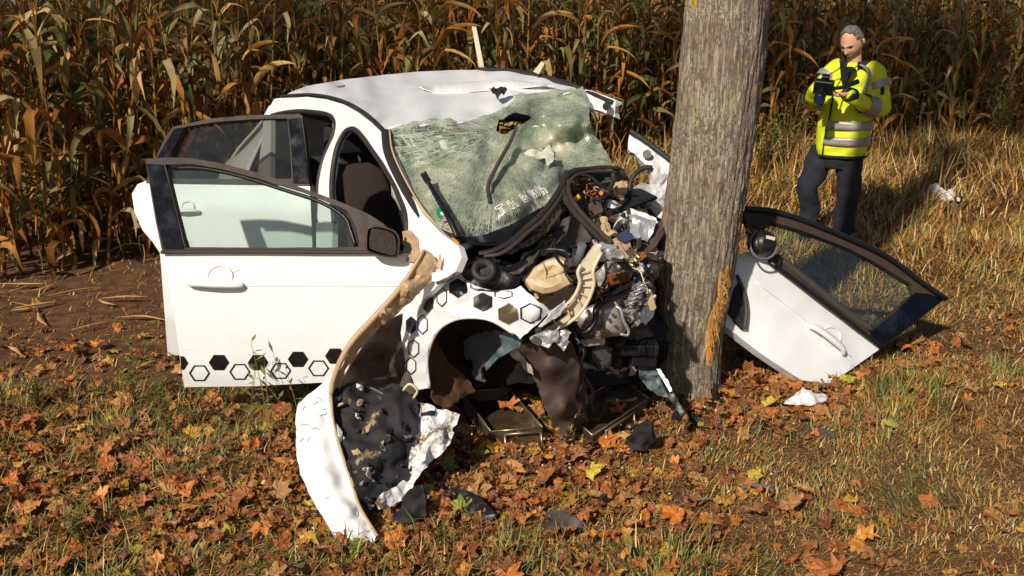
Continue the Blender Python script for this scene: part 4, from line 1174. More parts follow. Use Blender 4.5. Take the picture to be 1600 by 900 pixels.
# ---- the two open doors
def hexa(cx, cy, r, sy=.86, a0=0, sx=1.0):
    return [(cx + r * sx * math.cos(a0 + k * math.pi / 3), cy + r * sy * math.sin(a0 + k * math.pi / 3)) for k in range(6)]
FD = sheet('front_door', [(254, 394), (400, 395), (560, 395), (640, 396), (642, 480), (640, 560), (630, 596), (560, 597), (498, 598), (400, 603), (288, 605), (281, 560), (273, 500), (262, 440)], 'white_paint', CAR, step=12, fn=DOORF, thick=.05, crumple=.003, cscale=3, seed=21, back_mat='cabin_dark')
FD['label'] = 'white front door swung open with black hexagons along its foot'
frame_o = [(227, 248), (260, 246), (300, 247), (350, 256), (403, 270), (457, 288), (523, 312), (573, 333), (600, 350), (600, 372), (574, 392), (560, 396), (254, 396), (244, 350), (236, 305)]
win_f = [(258, 257), (300, 256), (350, 265), (403, 279), (467, 298), (523, 320), (543, 330), (555, 352), (563, 386), (420, 388), (290, 387), (278, 340), (268, 300)]
WF = sheet('window_frame', frame_o, 'trim_brown', FD, holes=[win_f], step=8, fn=DOORF_OUT, thick=.035, seed=22)
sheet('window_pillar', [(229, 256), (255, 257), (266, 300), (276, 340), (287, 389), (256, 389), (246, 350), (238, 305)], 'gloss_black', FD, step=9, fn=on_vertical((-0.43, 4.136), (-1.12, 0.30), bow), thick=.008, seed=23)
sheet('window_pane', [(259, 258), (300, 257), (350, 266), (403, 280), (467, 299), (523, 321), (542, 331), (553, 352), (561, 386), (420, 387.5), (291, 386.5), (279, 340), (269, 300)], 'window_glass', FD, step=14, fn=DOORF_IN, thick=.004, seed=24)
tube('belt_moulding', [DOORF_OUT(x, y) + Vector((0, -.012, 0)) for x, y in ((254, 393), (350, 392.5), (450, 392.5), (560, 393), (628, 393))], .011, 'trim_brown', FD, 8, 4, .8)
tube('inner_channel', [DOORF_IN(x, y) + Vector((0, -.006, 0)) for x, y in ((271, 262), (320, 263), (380, 276), (440, 295), (500, 315), (538, 338), (548, 360), (556, 384))], .009, 'black_plastic', FD, 6, 4)
sheet('mirror_base', [(556, 334), (575, 338), (604, 354), (606, 375), (580, 393), (562, 392)], 'trim_brown', FD, step=6, fn=on_vertical((-0.43, 4.126), (-1.12, 0.30), bow), thick=.02, seed=25)
def wing_mirror():
    c = DOORF(597, 378) + Vector((0.01, -.12, 0)); V = []; F = []
    shape = [(572, 360), (576, 354), (588, 352), (606, 356), (618, 362), (624, 374), (623, 396), (619, 402), (600, 401), (578, 395), (571, 388)]
    sp = smooth_poly(shape, 3); n = len(sp); cx, cy = 597, 378
    base = c.y
    for (k, dy) in ((.90, -.012), (1.0, -.008), (1.02, .01), (.98, .05), (.85, .085), (.5, .10)):
        for x, y in sp: V.append(P(cx + (x - cx) * k, cy + (y - cy) * k, base + dy))
    for j in range(5):
        for i in range(n): F.append((j * n + i, j * n + (i + 1) % n, (j + 1) * n + (i + 1) % n, (j + 1) * n + i))
    F.append(tuple(range(5 * n, 6 * n)))
    o = mk('wing_mirror', V, F, 'grey_plastic', FD)
    gl = [(579, 362), (584, 357), (604, 361), (615, 367), (619, 380), (617, 398), (600, 396), (582, 390), (577, 384)]
    v = [P(x, y, base - .008) for x, y in smooth_poly(gl, 3)]; m = len(v)
    mk('mirror_glass', v + [p + Vector((0, .012, 0)) for p in v], [tuple(reversed(range(m)))] + [(i, (i + 1) % m, m + (i + 1) % m, m + i) for i in range(m)], 'speckled_mirror', FD, False)
wing_mirror()
def door_handle(parent, host, cx, cy, sx, sy, rot=0.0, mat='white_paint'):
    def W(x, y): return (cx + sx * (x * math.cos(rot) - y * math.sin(rot)), cy + sx * (x * math.sin(rot) + y * math.cos(rot)) * sy)
    pts = []
    for x, y, o in ((-1, .02, .012), (-.8, .0, .030), (-.4, -.01, .036), (0, 0, .038), (.4, .0, .037), (.8, .02, .030), (1, .05, .012)):
        q = W(x, y); pts.append(onto(host, q[0], q[1], o))
    k = (onto(host, cx + sx, cy) - onto(host, cx - sx, cy)).length / 2
    tube('handle', pts, [k * .16, k * .20, k * .21, k * .21, k * .20, k * .15], mat, parent, 12, 4, .55)
    cup = decal('handle_recess', [W(.45 * math.cos(a) + .12, .42 * math.sin(a) - .22) for a in np.linspace(0, 2 * math.pi, 20, endpoint=False)], host, mat, off=.004, sub=1, parent=parent)
    for v in cup.data.vertices: pass
    # raised lip round the cup
    tube('handle_lip', [onto(host, *W(.47 * math.cos(a) + .12, .46 * math.sin(a) - .22), .006) for a in np.linspace(math.pi, 2 * math.pi, 9)], [.003, .008, .003], mat, parent, 6, 3)
door_handle(FD, FD, 340, 442, 41, 1.0, 0.02)
crease = tube('crease_line', [onto(FD, x, y, .001) for x, y in ((262, 447), (300, 447), (400, 446), (520, 446), (628, 447))], .004, 'white_paint', FD, 6, 4, .6)
for cx, cy in ((342.5, 566), (403.6, 566), (466, 561), (524, 556)): decal('hexagon', hexa(cx, cy, 16), FD, 'black_vinyl')
decal('hexagon', [(282, 556), (288, 556.5), (294.5, 567), (288, 577), (284, 577.5)], FD, 'black_vinyl')
for cx, cy in ((312, 582.5), (375, 580.5), (438.8, 579), (498, 575)): decal('hexagon', hexa(cx, cy, 16.5), FD, 'black_vinyl', ring=.16)
ribbon('etched_mark', [[(297, 371), (300, 368), (304, 369), (307, 373), (304, 377), (298, 377), (297, 371)], [(299, 373), (306, 375)]], FD, 'felt_grey', .8, .03)

RD = sheet('rear_door', [(228, 283), (300, 284), (400, 285), (484, 286), (488, 380), (486, 470), (470, 545), (330, 552), (262, 556), (256, 470), (250, 395), (238, 377), (223, 360), (210, 330), (206, 303), (215, 288)], 'white_paint', CAR, step=12, fn=DOORR, thick=.05, seed=31, crumple=.003, cscale=3, back_mat='cabin_dark')
RD['label'] = 'white rear door standing open behind the front door'
fo = [(245, 243), (256, 218), (270, 198), (330, 185), (390, 180), (468, 178), (472, 181), (478, 230), (484, 290), (228, 286), (230, 278)]
wr = [(290, 198), (340, 190), (400, 186), (449, 185), (453, 230), (456, 279), (400, 280), (262, 279), (268, 243)]
sheet('window_frame', fo, 'trim_brown', RD, holes=[wr], step=8, fn=DOORR_OUT, thick=.03, seed=32)
sheet('window_pillar', [(450, 186), (469, 184), (476, 230), (483, 286), (458, 286), (455, 230)], 'gloss_black', RD, step=8, fn=on_vertical((-1.06, 5.034), (-0.966, 0.26), bow), thick=.008, seed=33)
sheet('quarter_light', [(247, 243), (272, 201), (288, 199), (266, 243), (260, 284), (232, 284)], 'gloss_black', RD, step=8, fn=on_vertical((-1.06, 5.034), (-0.966, 0.26), bow), thick=.008, seed=34)
sheet('window_pane', wr, 'dark_glass', RD, step=14, fn=DOORR_IN, thick=.004, seed=35)
door_handle(RD, RD, 292, 329, 21, 1.0, 0.02)

# ---- front wing with the wheel arch and its hexagons
wing_o = [(673, 452, 4.06), (685, 436, 4.03), (710, 424, 3.99), (728, 432, 3.96), (744, 447, 3.93), (772, 456, 3.88), (803, 452, 3.86), (813, 447, 3.86), (861, 487, 3.84), (845, 502, 3.83), (828, 516, 3.83), (813, 529, 3.83), (803, 520, 3.83), (788, 509, 3.84), (772, 501, 3.84), (747, 495, 3.86), (719, 496, 3.9), (698, 504, 3.94), (682, 517, 3.98), (671, 539, 4.02), (666, 567, 4.05), (670, 607, 4.06), (652, 608, 4.1), (637, 598, 4.13), (630, 560, 4.13), (629, 517, 4.13), (634, 484, 4.12), (650, 478, 4.09)]
WG = sheet('front_wing', wing_o, 'torn_paint', CAR, inner=[(720, 465, 3.9), (700, 480, 3.93), (660, 520, 4.03), (650, 560, 4.07), (780, 478, 3.83), (830, 492, 3.81)], step=7, crumple=.014, cscale=9, thick=.006, seed=41, rough_edge=.6, back_mat='warm_shade_beige')
for cx, cy, sx, sy in ((716, 450, 13, 15), (755, 472, 15, 15), (669, 473, 8.5, 16), (643, 508, 8, 14)): decal('hexagon', hexa(cx, cy, 1, sy, math.pi / 6, sx * 1.15), WG, 'black_vinyl', off=.004)
decal('hexagon', hexa(678, 445, 1, 7, math.pi / 6, 8), WG, 'black_vinyl', off=.004)
for cx, cy, sx, sy in ((691, 464, 8.5, 16), (829, 489, 17, 16), (661, 507, 8.5, 16), (647, 544, 9, 15), (643, 571, 8, 14), (748, 446, 14, 9), (787, 460, 15, 8)): decal('hexagon', hexa(cx, cy, 1, sy, math.pi / 6, sx * 1.1), WG, 'black_vinyl', ring=.15, off=.004)
decal('hexagon', hexa(794, 490, 1, 16, math.pi / 6, 17), WG, 'brass_wire', off=.005)
tube('arch_lip', PT(*[(803, 521, 3.835), (772, 502, 3.845), (747, 496, 3.865), (719, 497, 3.905), (698, 505, 3.945), (683, 518, 3.985), (672, 540, 4.025), (667, 567, 4.055), (671, 606, 4.065)]), .008, 'torn_paint', CAR, 6, 5)
# arch liner: a hollow behind the opening
sheet('arch_liner', [(664, 500, 4.15), (700, 490, 4.12), (760, 488, 4.1), (820, 505, 4.08), (850, 560, 4.2), (836, 596, 4.42), (745, 606, 4.45), (690, 640, 4.3), (664, 580, 4.2)], 'liner_dark', CAR, inner=[(740, 550, 4.55), (760, 600, 4.6), (720, 590, 4.5)], step=9, crumple=.02, cscale=8, thick=.006, seed=42)
sheet('mud_flap', [(664, 540, 4.10), (678, 530, 4.10), (696, 560, 4.2), (728, 590, 4.3), (742, 610, 4.32), (718, 624, 4.22), (700, 638, 4.15), (682, 632, 4.12), (672, 610, 4.09)], 'mud_liner', CAR, inner=[(695, 600, 4.2)], step=6, crumple=.02, cscale=22, thick=.01, seed=43, rough_edge=1)
sheet('sound_felt', [(725, 534, 4.36), (745, 520, 4.3), (772, 512, 4.2), (795, 522, 4.16), (790, 545, 4.2), (770, 560, 4.26), (752, 575, 4.32), (754, 598, 4.34), (742, 592, 4.36), (730, 560, 4.38)], 'felt_grey', CAR, step=6, crumple=.035, cscale=15, thick=.015, seed=44, rough_edge=1.5)
sheet('arch_bracket', [(757, 571, 4.06), (764, 562, 4.05), (784, 539, 4.02), (780, 522, 4.0), (797, 518, 3.98), (815, 532, 3.96), (814, 540, 3.97), (800, 548, 3.99), (778, 560, 4.03), (760, 579, 4.07)], 'teal_panel', CAR, step=5, crumple=.01, cscale=25, thick=.02, seed=45)

# ---- the torn bumper corner that hangs forward
flap_d = {}
# rolled, tan-coloured edge of the outer skin
skin_edge = [(662, 392, 3.95), (672, 398, 3.95), (679, 411, 3.96), (690, 425, 3.97), (673, 442, 3.95), (645, 470, 3.93), (622, 490, 3.92), (604, 500, 3.9), (588, 515, 3.9), (576, 530, 3.88), (556, 556, 3.86), (540, 580, 3.84), (533, 598, 3.84), (522, 610, 3.83), (517, 600, 3.82), (525, 575, 3.82), (540, 548, 3.83), (554, 526, 3.84), (579, 500, 3.86), (600, 478, 3.88), (617, 459, 3.9), (640, 428, 3.92)]
sheet('bumper_edge', skin_edge, 'warm_shade_beige', CAR, step=5, crumple=.018, cscale=16, smooth=False, thick=.012, seed=51, inner=[(640, 452, 3.86), (600, 490, 3.83)])
tube('bumper_edge_roll', PT((662, 391, 3.94), (640, 428, 3.91), (617, 460, 3.885), (579, 502, 3.85), (554, 529, 3.82), (536, 556, 3.80), (521, 592, 3.79), (517, 616, 3.78)), [.006, .012, .014, .012, .01], 'warm_shade_beige', CAR, 8, 5)
tube('bumper_edge_roll', PT((662, 392, 3.95), (674, 400, 3.96), (682, 413, 3.96), (692, 426, 3.96)), .008, 'warm_shade_beige', CAR, 8, 4)
sheet('bumper_liner', [(604, 500, 3.96), (629, 490, 4.03), (627, 520, 4.08), (632, 560, 4.1), (645, 600, 4.1), (650, 625, 4.05), (600, 625, 3.98), (525, 620, 3.92), (533, 598, 3.9), (556, 556, 3.92), (576, 530, 3.94)], 'liner_brown', CAR, inner=[(590, 570, 4.1), (610, 590, 4.12)], step=8, crumple=.012, cscale=9, thick=.006, seed=52)
skin = [(536, 556, 3.80), (528, 575, 3.79), (519, 600, 3.78), (516, 620, 3.77), (518, 650, 3.72), (527, 690, 3.66), (537, 722, 3.60), (548, 752, 3.54), (556, 780, 3.48), (566, 802, 3.43), (578, 820, 3.39), (588, 838, 3.35), (583, 858, 3.33), (575, 872, 3.32), (562, 862, 3.33), (545, 858, 3.34), (537, 867, 3.34), (526, 845, 3.36), (510, 818, 3.41), (496, 794, 3.47), (482, 768, 3.53), (470, 741, 3.59), (464, 715, 3.66), (461, 690, 3.72), (462, 655, 3.78), (467, 632, 3.82), (480, 617, 3.84), (497, 606, 3.84), (512, 590, 3.82)]
SK = sheet('bumper_skin', skin, 'torn_paint', CAR, inner=[(490, 660, 3.68), (495, 700, 3.62), (510, 750, 3.50), (540, 800, 3.38), (560, 830, 3.33)], step=7, crumple=.011, cscale=6, thick=.008, seed=53, rough_edge=.8, back_mat='warm_shade_beige')
tube('skin_rim', PT((517, 618, 3.77), (520, 655, 3.71), (529, 692, 3.65), (539, 724, 3.59), (550, 754, 3.53), (558, 782, 3.47), (568, 803, 3.42), (590, 838, 3.345)), .007, 'warm_shade_beige', CAR, 6, 5)
sheet('skin_tip', [(576, 870, 3.32), (585, 862, 3.31), (600, 880, 3.28), (618, 892, 3.25), (630, 903, 3.22), (620, 906, 3.22), (600, 892, 3.26), (588, 882, 3.29)], 'torn_paint', CAR, step=5, crumple=.01, cscale=20, thick=.005, seed=54)
R_ = random.Random(4)
scr = []
for (x, y) in ((474, 640), (490, 632), (486, 668), (500, 650), (470, 662), (466, 690), (505, 640), (508, 780), (560, 845), (530, 830), (497, 622), (520, 612), (515, 628), (482, 690)):
    l = [(x, y)]
    for k in range(4): l.append((l[-1][0] + R_.uniform(-1, 5), l[-1][1] + R_.uniform(-3, 3)))
    scr.append(l)
tag(ribbon('paint_crack', scr, SK, 'felt_grey', .8, .003), kind='stuff')
sheet('bumper_foam', [(516, 614, 3.85), (545, 602, 3.88), (568, 598, 3.9), (590, 606, 3.92), (612, 600, 3.94), (640, 612, 3.93), (654, 628, 3.9), (656, 655, 3.85), (648, 690, 3.78), (640, 725, 3.70), (638, 752, 3.64), (612, 772, 3.57), (592, 782, 3.52), (580, 796, 3.48), (566, 797, 3.46), (556, 775, 3.50), (545, 745, 3.56), (532, 705, 3.65), (520, 660, 3.75)], 'foam_black', CAR, inner=[(580, 640, 3.80), (600, 690, 3.68), (575, 720, 3.60), (620, 650, 3.80), (560, 680, 3.74)], step=3.8, crumple=.04, cscale=8, thick=.02, seed=55, rough_edge=1.5)
def foam_bits():
    R = random.Random(91); host = bpy.data.objects['bumper_foam']; ol = [(520, 618), (568, 602), (612, 604), (650, 632), (644, 685), (632, 745), (592, 778), (566, 790), (545, 740)]
    k = 0
    while k < 30:
        x, y = R.uniform(520, 655), R.uniform(600, 790)
        if not inside(x, y, ol): continue
        s_ = R.uniform(3.5, 11); n = R.randint(5, 8); a0 = R.uniform(0, 6); pl = []
        for i in range(n):
            a = i * 2 * math.pi / n; r = s_ * R.uniform(.45, 1.15); u, v = math.cos(a) * r, math.sin(a) * r * .55
            pl.append((x + u * math.cos(a0) - v * math.sin(a0), y + u * math.sin(a0) + v * math.cos(a0)))
        tl = R.uniform(-.004, .004); lf = R.uniform(.004, .03)
        sheet('foam_shred', pl, R.choice(['foam_black', 'liner_dark', 'grey_plastic', 'foam_beige', 'felt_grey', 'scraped_paint', 'warm_shade_beige', 'black_plastic', 'torn_paint']), host, step=4, fn=lambda px, py: onto(host, px, py, 0) - ray(px, py).normalized() * max(.002, lf + (px - x) * tl), crumple=.02, cscale=30, thick=.006, smooth=False, seed=500 + k, rough_edge=.8)
        k += 1
foam_bits()
CRN = sheet('bumper_corner', [(658, 628, 3.9), (668, 632, 3.9), (684, 640, 3.9), (704, 643, 3.9), (717, 648, 3.9), (716, 660, 3.88), (706, 672, 3.86), (703, 695, 3.82), (688, 710, 3.78), (674, 722, 3.74), (658, 738, 3.69), (648, 752, 3.64), (642, 766, 3.6), (626, 782, 3.54), (608, 792, 3.5), (590, 797, 3.46), (584, 788, 3.47), (596, 772, 3.52), (622, 758, 3.58), (638, 738, 3.66), (640, 712, 3.72), (646, 684, 3.79), (654, 655, 3.86)], 'scraped_paint', CAR, inner=[(680, 675, 3.78), (660, 710, 3.70)], step=6, crumple=.03, cscale=12, thick=.007, seed=56, rough_edge=1.2, smooth=False)
decal('bumper_slot', [(657, 644), (680, 642), (678, 650), (655, 651)], CRN, 'liner_dark', off=.006, sub=3)
tube('bumper_clip', PT((630, 610, 3.88), (640, 600, 3.87), (652, 610, 3.87), (646, 622, 3.88)), .006, 'cream_plastic', CAR, 6, 4)

# white hinge piece and strap at the top of the wing
sheet('hinge_plate', [(675, 427, 3.93), (690, 424, 3.92), (705, 410, 3.93), (712, 395, 3.96), (716, 402, 3.94), (712, 420, 3.92), (702, 432, 3.9), (685, 440, 3.9), (676, 440, 3.91)], 'torn_paint', CAR, step=5, crumple=.012, cscale=20, thick=.008, seed=57)
tube('hinge_strap', PT((683, 442, 3.89), (698, 438, 3.88), (708, 430, 3.88), (716, 414, 3.9)), .011, 'dark_steel', CAR, 7, 4, .6)
sheet('hinge_ear', [(702, 396, 3.94), (708, 394, 3.94), (714, 404, 3.92), (712, 414, 3.91), (706, 412, 3.91)], 'warm_shade_beige', CAR, step=4, thick=.01, crumple=.01, cscale=25, seed=58)
sheet('paint_shard', [(682, 417, 3.92), (687, 396, 3.93), (690, 410, 3.92), (688, 420, 3.91)], 'warm_shade_beige', CAR, step=4, thick=.005, seed=59)
tube('orange_clip', PT((706, 372, 3.98), (716, 380, 3.97), (716, 388, 3.97)), .006, 'orange_plastic', CAR, 6, 2)

# =================================================================== CRUSHED ENGINE BAY (parts of the car)
def bayY(px, py, d=0.0):
    return 4.16 + (max(0, 500 - py) * .0029) + max(0, px - 850) * .0011 + d
def part(name, pts, mat, d=0.0, step=6, crumple=.012, cs=14, thick=.006, seed=0, inner=(), rough=.8, Y=None, **k):
    f = (lambda x, y: Y) if Y else (lambda x, y: bayY(x, y, d))
    ol = [p if len(p) == 3 else (p[0], p[1], f(*p)) for p in pts]
    inn = [p if len(p) == 3 else (p[0], p[1], f(*p)) for p in inner]
    k.setdefault('smooth', mat not in ('pale_steel', 'scraped_paint', 'torn_paint', 'teal_panel', 'cast_metal', 'foam_beige', 'dark_steel'))
    return sheet(name, ol, mat, CAR, inner=inn, step=step, crumple=crumple, cscale=cs, thick=thick, seed=seed, rough_edge=rough, **k)
part('bulkhead', [(700, 400), (760, 392), (850, 345), (895, 275), (960, 268), (1035, 335), (1045, 420), (1040, 560), (1005, 600), (900, 605), (845, 570), (815, 500), (790, 445)], 'liner_dark', .38, 10, .12, 7, .03, 61)
part('bulkhead', [(860, 300), (905, 275), (960, 290), (1010, 340), (1030, 420), (1015, 480), (960, 470), (900, 420), (850, 380)], 'dark_steel', .26, 8, .12, 9, .02, 62)
# hood: folded, grey-brown insulation upwards
part('bonnet_fold', [(820, 384), (856, 358), (873, 345), (893, 338), (918, 346), (928, 364), (922, 378), (904, 383), (880, 392), (860, 388), (842, 390), (833, 413), (820, 430), (812, 410)], 'grey_plastic', -.02, 6, .04, 12, .012, 63)
part('bonnet_fold', [(712, 388), (730, 384), (743, 398), (770, 404), (796, 410), (812, 418), (826, 402), (840, 384), (860, 372), (876, 366), (858, 392), (840, 404), (834, 428), (820, 440), (808, 432), (790, 428), (765, 428), (740, 414), (722, 404)], 'grey_plastic', -.10, 6, .035, 15, .01, 64)
part('cowl_panel', [(735, 384), (760, 386), (800, 376), (830, 362), (850, 345), (868, 318), (878, 330), (860, 358), (835, 380), (800, 396), (770, 400), (745, 396)], 'trim_brown', -.06, 6, .02, 18, .01, 65)
part('bonnet_edge', [(853, 333), (858, 318), (876, 318), (880, 330), (868, 352), (848, 368), (842, 360)], 'grey_plastic', -.04, 5, .012, 18, .01, 66)
part('strut_cover', [(716, 420), (730, 412), (746, 409), (771, 412), (796, 428), (813, 436), (808, 447), (800, 452), (774, 456), (746, 450), (728, 437)], 'black_plastic', 0, 6, .03, 14, .02, 67, Y=3.93)
drum('strut_cup', P(756, 421, 3.90), (.1, -.75, .65), [(-.02, .052), (.004, .05), (.006, .028), (-.03, .024)], 'rubber', CAR, 24)
tube('cowl_drain', PT((742, 404, 4.05), (775, 418, 4.0), (800, 420, 4.02), (820, 408, 4.1)), .018, 'black_plastic', CAR, 8, 4, .6)
# coolant bottle
def bottle():
    ol = densify([(817, 438), (824, 430), (833, 419), (852, 407), (872, 400), (884, 404), (883, 424), (895, 445), (870, 457), (848, 462), (828, 455)], 5)
    n = len(ol); cx, cy = 855, 432; V = []; F = []
    for k, dy in ((.3, -.05), (.6, -.056), (.9, -.048), (1, -.02), (1.02, .06), (.9, .12)):
        for x, y in ol:
            p = P(cx + (x - cx) * k, cy + (y - cy) * k, 4.14 + dy + (cy - y) * .0012); V.append(p + Vector((0, crum(p, 9, 3) * .012, 0)))
    for j in range(5):
        for i in range(n): F.append((j * n + i, j * n + (i + 1) % n, (j + 1) * n + (i + 1) % n, (j + 1) * n + i))
    F += [tuple(reversed(range(n))), tuple(range(5 * n, 6 * n))]
    o = mk('coolant_bottle', V, F, 'beige_plastic', CAR, False)
    tube('bottle_seam', PT((826, 440, 4.09), (848, 434, 4.08), (880, 425, 4.10)), .005, 'beige_plastic', o, 6, 4)
    tube('bottle_seam', PT((848, 410, 4.12), (852, 432, 4.075), (850, 458, 4.07)), .004, 'beige_plastic', o, 6, 4)
bottle()
part('bottle_bracket', [(834, 456), (862, 462), (886, 450), (900, 446), (888, 466), (862, 490), (842, 478)], 'beige_plastic', .03, 5, .02, 20, .006, 68)
# curved front panel carrier, cream plastic with ribs
CB = part('panel_carrier', [(908, 414), (920, 396), (933, 380), (940, 394), (932, 412), (926, 422), (927, 440), (925, 456), (918, 470), (908, 486), (896, 496), (884, 506), (862, 516), (844, 526), (836, 518), (848, 506), (866, 494), (884, 478), (898, 462), (906, 442), (903, 424)], 'cream_plastic', 0, 5, .01, 15, .03, 69, Y=3.97)
tube('carrier_rim', PT((908, 414, 3.95), (903, 426, 3.94), (906, 442, 3.94), (898, 462, 3.94), (884, 478, 3.94), (862, 496, 3.94), (837, 518, 3.94)), .008, 'cream_plastic', CAR, 6, 5)
tube('carrier_rim', PT((940, 394, 3.97), (927, 422, 3.95), (928, 444, 3.95), (918, 472, 3.95), (900, 496, 3.94), (872, 514, 3.94), (845, 527, 3.94)), .008, 'cream_plastic', CAR, 6, 5)
for k in range(7):
    a = 0.15 + k * .12; x0, y0 = np.interp(a, [0, .33, .66, 1], [908, 906, 898, 840]), np.interp(a, [0, .33, .66, 1], [416, 442, 464, 518]); x1, y1 = np.interp(a, [0, .33, .66, 1], [938, 928, 910, 848]), np.interp(a, [0, .33, .66, 1], [398, 440, 486, 526])
    tube('carrier_rib', PT((x0, y0, 3.955), (x1, y1, 3.955)), .0035, 'cream_plastic', CAR, 5, 2)
for (x, y) in ((850, 512), (862, 505), (874, 497)):
    decal('carrier_slot', [(x - 6, y + 1), (x + 8, y - 9), (x + 11, y - 6), (x - 3, y + 4)], CB, 'liner_dark', off=.006, sub=2)
part('front_bracket', [(933, 402), (950, 398), (968, 391), (975, 400), (972, 405), (958, 402), (940, 409)], 'pale_steel', 0, 4, .008, 20, .015, 70, Y=4.02)
part('front_bracket', [(930, 388), (938, 378), (948, 382), (962, 384), (966, 390), (948, 398), (934, 400)], 'pale_steel', 0, 4, .012, 25, .01, 71, Y=4.06)
part('torn_bracket', [(826, 527), (842, 521), (858, 516), (872, 516), (874, 526), (870, 533), (862, 536), (858, 544), (850, 540), (840, 540), (832, 536)], 'pale_steel', 0, 4, .012, 25, .006, 72, Y=3.86)
part('torn_bracket', [(872, 520), (884, 516), (892, 520), (886, 530), (890, 534), (880, 548), (872, 538), (866, 534)], 'pale_steel', 0, 4, .02, 30, .005, 73, Y=3.88)
drum('bracket_bush', P(836, 531, 3.84), (0, -1, .3), [(-.004, .016), (.006, .016)], 'dark_steel', CAR, 14)
part('paint_shard', [(862, 487, 3.84), (872, 478, 3.86), (884, 470, 3.9), (876, 492, 3.87), (858, 503, 3.84), (842, 512, 3.84)], 'torn_paint', 0, 5, .008, 20, .006, 74)
# gearbox and engine castings
def casting(name, ol, Y, depth, mat, seed, lump=.02):
    sp = smooth_poly(ol, 3); n = len(sp); cx = sum(p[0] for p in sp) / n; cy = sum(p[1] for p in sp) / n; V = []; F = []
    lv = ((.25, -.02), (.55, -.018), (.82, -.012), (.97, 0), (1.0, .02), (1.0, depth * .6), (.9, depth))
    for k, dy in lv:
        for x, y in sp:
            p = P(cx + (x - cx) * k, cy + (y - cy) * k, Y + dy); V.append(p + Vector((crum(p, 16, seed + 2) * .3, crum(p, 13, seed), crum(p, 15, seed + 1) * .3)) * lump)
    m = len(lv)
    for j in range(m - 1):
        for i in range(n): F.append((j * n + i, j * n + (i + 1) % n, (j + 1) * n + (i + 1) % n, (j + 1) * n + i))
    F += [tuple(reversed(range(n))), tuple(range((m - 1) * n, m * n))]
    return mk(name, V, F, mat, CAR)
casting('gearbox', [(902, 490), (916, 482), (939, 476), (958, 476), (968, 484), (976, 506), (976, 522), (955, 528), (930, 530), (912, 527), (904, 510)], 4.17, .2, 'cast_metal', 81, .03)
casting('gearbox_cover', [(938, 482), (958, 478), (968, 488), (974, 516), (962, 522), (944, 520), (938, 500)], 4.13, .08, 'cast_metal', 82, .012)
for x, y in ((936, 512), (952, 500), (962, 510), (948, 516), (958, 492)): drum('bolt', P(x, y, 4.10), (0, -1, .2), [(-.006, .007 if x != 936 else .014), (.008, .007 if x != 936 else .013)], 'dark_steel', CAR, 8)
tube('gearbox_strap', PT((962, 478, 4.1), (970, 484, 4.09), (974, 500, 4.09), (982, 516, 4.1), (980, 524, 4.1), (970, 522, 4.09)), .010, 'pale_steel', CAR, 6, 4, .6)
tube('gearbox_rib', PT((918, 484, 4.13), (925, 500, 4.12), (922, 526, 4.13)), .007, 'cast_metal', CAR, 6, 3)
part('engine_mount', [(908, 534), (925, 530), (944, 530), (946, 534), (940, 539), (915, 541), (902, 544)], 'cast_metal', 0, 4, .008, 20, .03, 83, Y=4.12)
drum('mount_bush', P(940, 534, 4.09), (0, -1, .2), [(-.006, .014), (.02, .014)], 'dark_steel', CAR, 14)
part('crushed_core', [(968, 468), (978, 452), (990, 437), (1004, 438), (1012, 452), (1012, 474), (1004, 490), (994, 504), (982, 500), (974, 490)], 'pale_steel', 0, 3.2, .10, 26, .006, 84, Y=4.22)
part('crushed_core', [(974, 470), (988, 452), (1003, 448), (1005, 470), (996, 484), (984, 488)], 'cast_metal', 0, 3, .09, 34, .006, 85, Y=4.18)
for k in range(5):
    x = 986 + k * 4; y = 474 - k * 7
    tube('core_fin', PT((x - 8, y + 3, 4.14), (x + 2, y - 1, 4.12), (x + 12, y - 5, 4.15)), .008, 'pale_steel', CAR, 6, 3, .5)
part('paper_tag', [(1010, 456), (1018, 458), (1026, 482), (1016, 486), (1012, 480)], 'beige_plastic', 0, 4, .006, 15, .002, 86, Y=4.2)
tube('tag_wire', PT((988, 418, 4.26), (1000, 424, 4.22), (1006, 440, 4.2), (1014, 458, 4.19)), .003, 'cream_plastic', CAR, 5, 4)
# black box, lamp and torn front member beside the trunk
FB = block('intake_box', P(994, 543, 4.35), (.19, .1, .055), (0, .02, .05), 'black_plastic', CAR, .01)
for k in range(9): block('box_rib', P(970 + k * 6.2, 543, 4.30), (.005, .012, .058), (0, .02, .05), 'black_plastic', FB, .001, 1)
block('intake_box', P(1003, 560, 4.38), (.12, .1, .05), (0, .1, .1), 'black_plastic', CAR, .01)
drum('intake_cap', P(966, 536, 4.3), (0.1, -.6, .8), [(-.02, .03), (.02, .03), (.026, .022)], 'black_plastic', CAR, 18)
drum('fan_motor', P(940, 552, 4.22), (-.1, -1, .25), [(-.02, .040), (.0, .043), (.06, .043)], 'black_plastic', CAR, 24)
drum('motor_lens', P(940, 552, 4.19), (-.1, -1, .25), [(-.004, .034), (.004, .034)], 'speckled_mirror', CAR, 24)
part('front_member', [(996, 574), (1010, 572), (1024, 575), (1032, 586), (1044, 606), (1050, 622), (1030, 618), (1012, 606), (1000, 592)], 'teal_panel', 0, 6, .02, 16, .012, 87, Y=4.38)
part('front_member', [(1022, 574, 4.36), (1030, 577, 4.36), (1044, 600, 4.3), (1056, 622, 4.26), (1070, 646, 4.2), (1064, 652, 4.2), (1050, 632, 4.25), (1036, 604, 4.32)], 'black_plastic', 0, 5, .012, 18, .02, 88)
part('member_edge', [(1026, 577, 4.34), (1031, 576, 4.34), (1044, 596, 4.29), (1050, 610, 4.26), (1046, 612, 4.26)], 'pale_steel', 0, 4, .004, 18, .004, 89)
